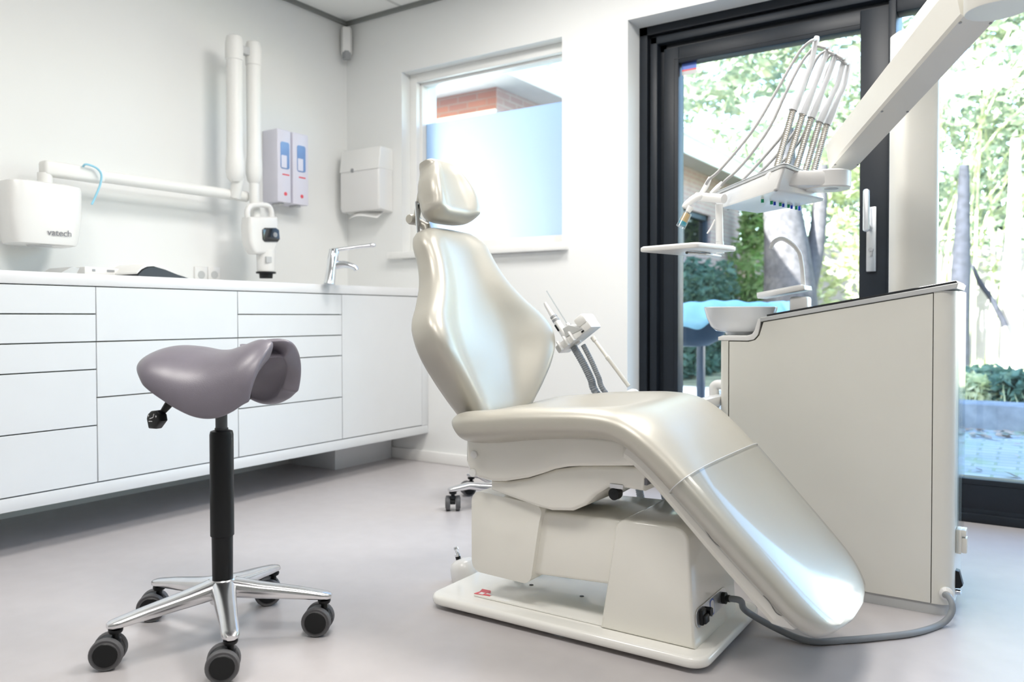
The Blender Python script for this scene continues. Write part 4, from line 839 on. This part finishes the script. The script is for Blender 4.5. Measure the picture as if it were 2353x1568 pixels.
TT = [tN, tR, tB, tL]; BB = [Nn, Rr, Bb, Ll]
mid = [t.lerp(b, 0.93) for t, b in zip(TT, BB)]
rings = [poly_ring([p.lerp(ctr, 0.03) for p in BB], zb_), poly_ring(mid, zb_+0.005), poly_ring(TT, zl_-0.012)]
hd = MB().loft(rings).build('instrument_head', 'white', du)
LL = [p+(p-ctt).normalized()*0.012 for p in TT]
rings = [poly_ring(LL, zl_-0.011, 0.03, 6), poly_ring(LL, zl_-0.002, 0.03, 6), poly_ring([p.lerp(ctt, 0.01) for p in LL], zl_, 0.03, 6)]
MB().loft(rings).build('head_lid', 'lgrey', hd)
MB().loft([poly_ring([p.lerp(ctt, -0.004) for p in LL], zl_-0.004, 0.03, 6), poly_ring([p.lerp(ctt, -0.004) for p in LL], zl_-0.0028, 0.03, 6)]).build('lid_gasket', 'dgrey', hd)
# bridge between head and knuckle
k0 = PZ(1845, 440, zb_+0.012); k1 = Vector((dc.x, dc.y, 0))
kx = (Vector((k1.x, k1.y, 0))-Vector((k0.x, k0.y, 0)))
mb = MB().box(-0.11, kx.length, -0.055, 0.055, dc.z+0.003, dc.z+0.046, 0.008, mtx=frame(Vector((k0.x, k0.y, 0))+Vector((0, 0, 0)), kx, (-kx.y, kx.x, 0))); mb.build('head_bridge', 'white', du)
# regulator knobs under the head
for i, q in enumerate(((1752, 463), (1773, 467), (1793, 471), (1812, 475), (1830, 479))):
    c = PZ(q[0], q[1], zb_-0.006)
    MB().lathe([(0.001, 0), (0.0045, 0), (0.0045, 0.014), (0.001, 0.014)], c-Vector((0, 0, 0.004)), (0, 0, 1), 10).build('green_knob', 'green', hd)
    if i: MB().lathe([(0.001, 0), (0.0038, 0), (0.0038, 0.013), (0.001, 0.013)], PZ(q[0]+7, q[1]+2, zb_-0.006)-Vector((0, 0, 0.004)), (0, 0, 1), 10).build('blue_knob', 'cobalt', hd)
for q in ((1673, 483), (1698, 488), (1783, 440)): MB().lathe([(0.001, 0), (0.004, 0), (0.004, 0.001), (0.001, 0.001)], PZ(*q, zb_-0.0012), (0, 0, 1), 10).build('screw', 'mgrey', hd)
# whip arms: spring, sleeve, hose
DW = 2.42
whips = [((1785, 385), (1823, 252), (1862, 150), (1876, 90)), ((1808, 383), (1845, 262), (1884, 165), (1903, 108)), ((1829, 388), (1865, 270), (1903, 175), (1921, 122)), ((1851, 392), (1884, 280), (1926, 190), (1941, 132)), ((1869, 398), (1900, 285), (1940, 195), (1950, 145))]
def hose_pts(i):
    T = [[(1866, 93), (1850, 105), (1835, 122), (1812, 160), (1778, 220), (1735, 292), (1690, 350), (1650, 395), (1630, 412), (1622, 425)],
         [(1893, 110), (1878, 106), (1862, 118), (1838, 150), (1805, 215), (1770, 290), (1725, 355), (1690, 395), (1667, 415), (1657, 428)],
         [(1912, 123), (1898, 118), (1880, 130), (1862, 165), (1838, 230), (1805, 300), (1765, 350), (1725, 395), (1706, 414)],
         [(1932, 134), (1915, 124), (1897, 140), (1880, 180), (1858, 240), (1828, 300), (1790, 350), (1758, 385), (1742, 400)],
         [(1942, 146), (1925, 136), (1905, 152), (1890, 200), (1866, 262), (1840, 320), (1810, 360), (1780, 385), (1772, 392)]]
    return T[i]
for i, (a, b, c, d_) in enumerate(whips):
    dep = DW+0.025*i
    pa, pb, pc, pd = PD(*a, dep), PD(*b, dep), PD(*c, dep), PD(*d_, dep)
    pa = PD(a[0]-(b[0]-a[0])*0.12, a[1]-(b[1]-a[1])*0.12, dep)
    N = int((pb-pa).length/0.003); pts = [pa.lerp(pb, k/N) for k in range(N+1)]
    mb = MB().tube(pts, [0.0106 if k % 2 else 0.0088 for k in range(N+1)], 14)
    wh = mb.build('whip_spring', 'spring', du, 20)
    mb = MB().tube([pb-(pc-pb)*0.02, pb+(pc-pb)*0.25, pb+(pc-pb)*0.55, pb+(pc-pb)*0.72, pc, pd, pd+(pd-pc).normalized()*0.006], [0.0128, 0.0128, 0.0100, 0.0084, 0.0084, 0.0092, 0.004], 16, 3); mb.build('whip_sleeve', 'sleeve', du)
    hp = hose_pts(i); end = dep+0.02
    mb = MB().tube([pd-(pd-pc).normalized()*0.002]+[PD(*q, dep-0.035+0.06*k/len(hp)) for k, q in enumerate(hp)], 0.0046, 10, 4); mb.build('instrument_hose', 'whose', du)
# handle bar with holders at the left end, hanging syringe with clear cup
def G(a, b, d=2.46): return PD(a, b, d)
mb = MB().tube([G(1664, 457, 2.40), G(1620, 454, 2.46), G(1600, 453, 2.48)], 0.0140, 18); mb.build('handle_bar', 'white', du)
mb = MB().tube([G(1612, 450), G(1596, 456), G(1578, 470), G(1573, 478)], [0.011, 0.012, 0.011, 0.009], 14, 3); hl = mb.build('instrument_holder', 'white', du)
mb = MB().tube([G(1632, 408, 2.47), G(1624, 425, 2.47), G(1612, 445, 2.47), G(1604, 456, 2.47)], [0.0058, 0.0085, 0.0075, 0.007], 14, 2); mb.build('handpiece', 'white', du)
mb = MB().tube([G(1660, 420, 2.49), G(1648, 432, 2.49), G(1634, 446, 2.49)], [0.006, 0.0085, 0.007], 14, 2); mb.build('handpiece', 'white', du)
mb = MB().tube([G(1587, 476, 2.45), G(1580, 488, 2.45)], [0.0105, 0.0075], 14); mb.tube([G(1580, 488, 2.45), G(1577, 496, 2.45)], 0.0035, 10); mb.build('syringe_neck', 'white', du)
mb = MB().tube([G(1579, 492, 2.45), G(1570, 510, 2.45)], [0.0105, 0.0115], 16); vb = mb.build('syringe_barrel', 'amber', du)
mb = MB().tube([G(1570, 510, 2.45), G(1567, 516, 2.45)], [0.012, 0.012], 16); mb.build('teal_ring', 'teal', du)
mb = MB().tube([G(1580, 490, 2.45), G(1564, 522, 2.45)], [0.0135, 0.0145], 18, cap=True); mb.build('clear_cup', 'vial', du)
mb = MB().tube([G(1643, 505, 2.47), G(1634, 524, 2.47), G(1625, 537, 2.47)], [0.0028, 0.0030, 0.0026], 8); mb.build('spare_tip', 'white', du)
# instrument tray on a stem
DT = 2.47
t0, t1 = G(1652, 470, DT), G(1655, 583, DT)
mb = MB().tube([t0, G(1653.5, 556, DT)], 0.0115, 18); mb.tube([G(1653.5, 556, DT), G(1654, 560, DT), t1], [0.0122, 0.0125, 0.0125], 18); mb.build('tray_stem', 'white', du)
zt_ = PD(1520, 566, DT).z
tq = [PZ(1468, 568, 0.985), PZ(1470, 574, 0.985)]
def TZ(a, b): return PD(a, b, DT)
zz = 1.0
tz0 = PD(1560, 565, 2.36).z
cor = [PD(1468, 569, 2.37), PD(1590, 556, 2.46)]
w_ = (cor[1]-cor[0]); w_.z = 0; w_.normalize(); dpt = Vector((-w_.y, w_.x, 0))
o0 = Vector((cor[0].x, cor[0].y, tz0))
# tray: near-left corner at px 1468, spreads right and back
ux = (PD(1545, 587, 2.26)-PD(1468, 572, 2.37)); ux.z = 0; ux.normalize(); uy = Vector((-ux.y, ux.x, 0))
o0 = PD(1468, 571, 2.37); zt_ = o0.z
tl = 0.205; td = 0.20; ux = Vector((0.968, -0.251, 0)); uy = Vector((0.251, 0.968, 0))
mb = MB().prism(rrect(0, tl, 0, td, 0.012, 4), 'z', -0.011, 0.003, 0.004, mtx=frame(o0, ux, uy)); tr = mb.build('instrument_tray', 'white', du)
mb = MB().prism(rrect(0.004, tl-0.004, 0.004, td-0.004, 0.012, 4), 'z', 0.003, 0.005, 0.001, 1, mtx=frame(o0, ux, uy)); mb.build('tray_liner', 'softwhite', tr)
st_ = Vector((t1.x, t1.y, zt_-0.016))
e_ = frame(o0, ux, uy)
ra, rb2 = e_ @ Vector((tl*0.62, td*0.30, -0.017)), e_ @ Vector((tl*0.62, td*0.75, -0.017))
mb = MB().tube([st_, ra, rb2, st_+Vector((0, 0, 0.0001))], 0.0045, 10); mb.build('tray_bracket', 'white', du)

# ================================================================== outdoors
mb = MB().box(-9, 9, YO, 7.1, -0.30, -0.06); struct(mb, 'ground_paving', 'paving')
mb = MB().box(-30, 30, YO, 45, -0.50, -0.31); struct(mb, 'ground_base', 'earth')
mb = MB().grid(lambda u, v: Vector((-16+34*u, 7.35+27*v, 0.02+0.28*v+0.05*math.sin(u*31)*math.sin(v*17))), 60, 40); struct(mb, 'ground_garden', 'earth')
o = MB().box(-3.0, 9, 7.06, 7.40, -0.30, 0.13, 0.02).build('garden_kerb', 'kerb'); tag(o, 'low grey concrete kerb between paving and garden bed', 'kerb')
o = MB().box(-12, 14, 13.6, 13.66, 0.0, 1.95).build('fence_boards', 'fence')
fe = thing('garden_fence', 'pale board fence along the back of the garden', 'fence', (2.0, 13.6, 0)); o.parent = fe; o.location = (-2.0, -13.6, 0)
for k in range(14): MB().box(-12+2*k-0.06, -12+2*k+0.06, 13.5, 13.60, 0.0, 2.05, 0.005).build('fence_post', 'fence', fe)
# neighbouring brick wing
HX, HY = -4.13, 6.0
ho = thing('brick_house', 'red brick house wing with white roof edge standing beyond the windows', 'building', (HX, HY, 0))
mb = MB().box(HX-6, HX-0.002, HY, HY+0.12, 2.68, 2.88); mb.build('brick_band', 'brick', ho)
mb = MB().box(HX-6, HX-0.002, HY-0.02, HY+0.12, -0.3, 2.68); mb.build('front_wall', 'fascia', ho)
HE = 13.0
mb = MB()
wy0, wy1, wz0, wz1 = 9.6, 11.6, 1.72, 2.30
mb.box(HX-0.3, HX, HY+0.001, wy0, -0.3, 2.88); mb.box(HX-0.3, HX, wy1, HE, -0.3, 2.88); mb.box(HX-0.3, HX, wy0, wy1, -0.3, wz0); mb.box(HX-0.3, HX, wy0, wy1, wz1, 2.88)
mb.build('side_wall', 'brickside', ho)
mb = MB()
for a, b in ((wy0, wy0+0.08), ((wy0+wy1)/2-0.05, (wy0+wy1)/2+0.05), (wy1-0.08, wy1)): mb.box(HX-0.12, HX-0.04, a, b, wz0, wz1)
mb.box(HX-0.12, HX-0.04, wy0, wy1, wz0, wz0+0.08); mb.box(HX-0.12, HX-0.04, wy0, wy1, wz1-0.08, wz1); wf = mb.build('window_frame', 'dmetal', ho)
MB().box(HX-0.10, HX-0.09, wy0, wy1, wz0, wz1).build('window_pane', 'bglass', wf)
OV, OF = 0.48, 0.62
mb = MB().box(HX-6, HX+OV-0.03, HY-OF+0.03, HE+0.4, 2.88, 2.94); mb.build('soffit', 'soffit', ho)
mb = MB().box(HX-6, HX+OV, HY-OF, HY-OF+0.03, 2.80, 3.05); mb.box(HX+OV-0.03, HX+OV, HY-OF, HE+0.4, 2.80, 3.05); mb.box(HX+OV, HX+OV+0.05, HY-OF, HE+0.4, 3.01, 3.06); mb.build('fascia', 'fascia', ho)
mb = MB().box(HX-6, HX+OV, HY-OF, HE+0.4, 3.05, 3.08); mb.build('flat_roof', 'rooftile', ho)
# shrubs and trees
def leaves(mb, blobs, n, size, rnd, flat=0.5):
    bm = mb.bm
    for _ in range(n):
        c, r = rnd.choice(blobs); c = Vector(c)
        while True:
            p = Vector((rnd.uniform(-1, 1), rnd.uniform(-1, 1), rnd.uniform(-1, 1)))
            if 0.25 < p.length < 1: break
        q = Vector((c.x+p.x*r[0], c.y+p.y*r[1], c.z+p.z*r[2]))
        s = size*rnd.uniform(0.6, 1.3); d1 = Vector((rnd.gauss(0, 1), rnd.gauss(0, 1), rnd.gauss(0, 1)*flat)).normalized()
        d2 = d1.cross(Vector((rnd.gauss(0, 1), rnd.gauss(0, 1), rnd.gauss(0, 1)))).normalized()
        v = [bm.verts.new(q-d1*s), bm.verts.new(q+d2*s*0.42), bm.verts.new(q+d1*s), bm.verts.new(q-d2*s*0.42)]
        bm.faces.new(v)
    return mb
def plant(name, label, cat, base, blobs, n, size, lm, trunk=None, tm='bark', seed=1, group=None):
    rnd = random.Random(seed); t = thing(name, label, cat, base, group)
    leaves(MB(), blobs, n, size, rnd).build('foliage', lm, t, 180)
    if trunk:
        for pts, rr in trunk: MB().tube(pts, rr, 12, 3).build('trunk', tm, t)
    return t
def at(px, y): p = PY(px, 729, y); return p.x
def zof(px, py, y): return PY(px, py, y).z
iv = [((HX+0.26, y, z), (0.22, 0.5, 0.42)) for y in (9.2, 9.8, 10.4, 10.9, 11.35) for z in (0.3, 0.8, 1.2)]
plant('ivy_bush', 'dense grey-green ivy bush against the shaded brick wall', 'bush', (HX+0.26, 10.2, -0.3), iv, 4200, 0.075, 'leaf2', [([(HX+0.2, 10.2, -0.3), (HX+0.22, 10.3, 0.6)], [0.04, 0.03])], 'dbark', 2)
def tree_at(name, label, px, y, zlist, n, size, lm, seed, tr=None, tm='bark', group=None, spread=1.0, zg=0.0):
    x = at(px, y); blobs = [((x+dx, y+dy, z), (rx*spread, rx*spread, rz)) for dx, dy, z, rx, rz in zlist]
    tk = tr if tr is not None else [([(x, y, zg), (x+0.05, y, zg+0.8), (x, y+0.1, zlist[0][2])], [0.09, 0.07, 0.05])]
    return plant(name, label, 'tree', (x, y, zg), blobs, n, size, lm, tk, tm, seed, group)
tree_at('leafy_shrub', 'bright green leafy shrub growing between brick wall and thick trunk', 1728, 12.5, [(0, 0, 0.6, 0.45, 0.7), (-0.1, 0, 1.5, 0.5, 0.6), (0.1, 0, 2.2, 0.4, 0.4), (0.0, 0, 1.0, 0.5, 0.5)], 2600, 0.075, 'leaf1', 3, spread=0.75)
# thick leaning trunk
ty = 9.6
tr = thing('tree_trunk', 'thick grey leaning tree trunk seen through the glass door', 'tree', (at(1812, ty), ty, 0))
mb = MB().tube([PY(1815, 800, ty), PY(1815, 700, ty), PY(1812, 640, ty), PY(1808, 580, ty), PY(1800, 500, ty), PY(1792, 420, ty), PY(1790, 300, ty)], [0.36, 0.31, 0.28, 0.26, 0.22, 0.20, 0.17], 18, 4); mb.build('trunk', 'bark', tr)
mb = MB().tube([PY(1835, 700, ty), PY(1862, 620, ty+0.2), PY(1880, 520, ty+0.3), PY(1888, 380, ty+0.3)], [0.16, 0.12, 0.09, 0.07], 12, 4); mb.build('trunk', 'bark', tr)
leaves(MB(), [((at(1790, ty)+dx, ty+dy, z), (1.1, 0.9, 0.6)) for dx, dy, z in ((0, 0, 4.3), (-0.9, 0.4, 4.0), (0.9, 0.3, 4.4))], 1500, 0.10, random.Random(11)).build('foliage', 'leaf3', tr, 180)
tree_at('evergreen_tree', 'evergreen tree behind the white roof edge left of the hoses', 1650, 15.5, [(-1.6, 0, 3.4, 1.1, 0.7), (-0.6, 0, 3.0, 1.0, 0.8), (-1.3, 0, 2.2, 1.0, 0.7), (0.4, 0, 3.9, 1.0, 0.8), (0.7, 0, 2.4, 1.0, 0.7), (-1.5, 0, 5.2, 1.3, 0.7), (0.2, 0, 5.4, 1.2, 0.6), (0.9, 0, 1.5, 0.8, 0.8)], 5000, 0.13, 'leaf3', 4, spread=0.95)
tree_at('evergreen_tree', 'evergreen tree behind the whip-arm springs', 1870, 18.8, [(0.3, 0, 3.6, 0.9, 0.8), (0.9, 0, 4.6, 1.0, 0.8), (-0.3, 0, 5.4, 1.2, 0.7), (0.8, 0, 2.4, 0.9, 0.8), (1.2, 0, 5.8, 1.0, 0.6), (0.2, 0, 1.6, 0.7, 0.6)], 3600, 0.13, 'leaf3', 5)
tree_at('loose_shrub', 'loose pale green shrub beside the door handle', 1925, 12.0, [(0, 0, 1.0, 0.6, 0.7), (0.2, 0, 2.0, 0.6, 0.7), (-0.15, 0, 0.4, 0.5, 0.4), (0.1, 0, 2.9, 0.6, 0.5)], 2200, 0.085, 'leaf4', 6)
tree_at('evergreen_tree', 'tall evergreen tree at the right edge behind the fence', 2290, 15.0, [(-0.4, 0, 2.7, 1.0, 0.6), (0.5, 0, 3.4, 1.0, 0.7), (-0.5, 0, 4.2, 1.0, 0.7), (0.6, 0, 5.0, 1.1, 0.8), (-0.3, 0, 5.8, 1.1, 0.6), (1.4, 0, 4.2, 0.9, 0.9)], 4600, 0.12, 'leaf3', 8)
# bamboo clump with arching canes in front of it
bx = at(2240, 12.6); bt = thing('bamboo_clump', 'clump of pale yellow-green arching canes beyond the right-hand pane', 'bamboo', (bx, 12.6, 0))
rnd = random.Random(21)
for k in range(26):
    a = Vector((bx+rnd.uniform(-0.7, 0.5), 12.6+rnd.uniform(-0.25, 0.25), 0.05)); h = rnd.uniform(2.6, 4.6); l = rnd.uniform(-0.4, 1.9)
    MB().tube([a, a+Vector((l*0.12, 0, h*0.45)), a+Vector((l*0.5, 0, h*0.8)), a+Vector((l*1.1, 0, h))], [0.020, 0.018, 0.014, 0.005], 6, 3).build('cane', 'leaf4', bt)
leaves(MB(), [((bx+dx, 12.6, z), (0.7, 0.4, 0.7)) for dx, z in ((-0.3, 2.2), (0.4, 3.0), (-0.2, 3.7), (0.7, 4.0), (0.2, 1.9))], 900, 0.10, rnd).build('foliage', 'leaf3', bt, 180)
y_ = 10.6
dk = thing('slim_tree', 'slim shaded tree trunk standing before the fence right of the console', 'tree', (at(2207, y_), y_, 0))
MB().tube([Vector((PY(2203, 800, y_).x, y_, -0.02)), PY(2203, 800, y_), PY(2205, 700, y_), PY(2208, 620, y_), PY(2212, 520, y_), PY(2216, 380, y_)], [0.115, 0.11, 0.105, 0.10, 0.08, 0.05], 12, 3).build('trunk', 'dbark', dk)
MB().tube([PY(2310, 750, y_+0.5), PY(2280, 690, y_+0.5), PY(2252, 650, y_+0.5), PY(2235, 610, y_+0.5)], [0.035, 0.03, 0.03, 0.02], 8, 3).build('branch', 'dbark', dk)
pt = thing('pale_tree', 'pale slim tree trunk in front of the fence at the right edge', 'tree', (at(2325, 11.4), 11.4, 0))
MB().tube([Vector((PY(2326, 760, 11.4).x, 11.4, -0.02)), PY(2326, 760, 11.4), PY(2325, 640, 11.4), PY(2330, 500, 11.4), PY(2334, 320, 11.4)], [0.11, 0.10, 0.09, 0.075, 0.05], 12, 3).build('trunk', 'fence', pt)
# low plants behind the kerb
lab = ['low spiky plant behind the kerb next to the console edge', 'low dark green shrub behind the middle of the kerb', 'dark rounded shrub behind the kerb at the right edge']
for k, (px, y, s, lm) in enumerate(((2212, 7.9, 0.27, 'leaf4'), (2275, 8.6, 0.30, 'leaf2'), (2352, 7.95, 0.30, 'leaf2'))):
    x = at(px, y); plant('garden_shrub', lab[k], 'shrub', (x, y, 0.02), [((x, y, 0.02+s*0.5), (s, s*0.8, s*0.6))], 620, 0.06, lm, [([(x, y, 0.0), (x+0.02, y, s*0.6)], [0.02, 0.012])], 'dbark', 30+k, 'shrubs behind the kerb')
rnd = random.Random(5)
mb = MB()
for _ in range(420):
    x = rnd.uniform(-0.6, 2.6); y = 7.0-abs(rnd.gauss(0, 0.28)) if rnd.random() < 0.8 else rnd.uniform(4.2, 7); z = -0.058
    a = rnd.uniform(0, 6.28); s = rnd.uniform(0.02, 0.045); u = Vector((math.cos(a), math.sin(a), rnd.uniform(-0.2, 0.4)))*s; v = Vector((-math.sin(a), math.cos(a), rnd.uniform(-0.1, 0.4)))*s*0.6
    c = Vector((x, y, z+0.012)); mb.bm.faces.new([mb.bm.verts.new(c-u), mb.bm.verts.new(c+v), mb.bm.verts.new(c+u), mb.bm.verts.new(c-v)])
o = mb.build('fallen_leaves', 'leaf5', None, 180); tag(o, 'fallen brown leaves scattered along the kerb on the paving', 'leaves', kind='stuff')
mb = MB(); rnd = random.Random(9)
for _ in range(2600):
    x = rnd.uniform(-1.2, 5.0); y = rnd.uniform(7.5, 13.0); h = rnd.uniform(0.08, 0.28); a = rnd.uniform(0, 6.28); z = 0.02+0.28*(y-7.35)/27
    d = Vector((math.cos(a), math.sin(a), 0))*0.012; b = Vector((x, y, z-0.02)); tp_ = b+Vector((rnd.gauss(0, 0.06), rnd.gauss(0, 0.06), h))
    mb.bm.faces.new([mb.bm.verts.new(b-d), mb.bm.verts.new(b+d), mb.bm.verts.new(tp_)])
o = mb.build('dry_grass', 'leaf4', None, 180); tag(o, 'dry tufted grass in the garden bed behind the kerb', 'grass', kind='stuff')
# covered grill or table outside the door
ty = 4.9
xa, xb = at(1500, ty), at(1815, ty)
cv = thing('covered_table', 'garden table under a light blue tarpaulin just outside the glass door', 'table', ((xa+xb)/2, ty+0.3, -0.06))
zt_ = zof(1640, 693, ty)
def tarp(u, v):
    x = xa+(xb-xa)*u; e = min(u, 1-u, v, 1-v); k = 1-min(1, e/0.10)
    z = zt_-0.02*math.sin(u*9+v*4)*0.4-0.005*math.sin(u*37+v*13)
    drop = (0.11+0.02*math.sin(u*23)+0.07*(1-u)+0.02*math.sin(v*19))
    xx = x+(-0.02 if u < 0.02 else 0.02 if u > 0.98 else 0); yy = ty+0.75*v
    return Vector((xx, yy, z-drop*k*k))
o = MB().grid(tarp, 48, 40).build('tarpaulin', 'tarp', cv, 60)
o.modifiers.new('thick', 'SOLIDIFY').thickness = 0.004
mb = MB().box(xa+0.06, xb-0.06, ty+0.08, ty+0.67, zt_-0.08, zt_-0.045, 0.005); mb.build('table_top', 'dmetal', cv)
for x in (xa+0.1, xb-0.1):
    for y in (ty+0.12, ty+0.62): MB().box(x-0.025, x+0.025, y-0.025, y+0.025, -0.06, zt_-0.08, 0.004).build('leg', 'dmetal', cv)
mb = MB().lathe([(0.001, 0), (0.12, 0.01), (0.21, 0.06), (0.25, 0.14), (0.25, 0.17), (0.001, 0.17)], (at(1575, ty+0.2), ty+0.3, zt_-0.30), (0, 0, 1), 28); mb.build('fire_bowl', 'dmetal', cv)
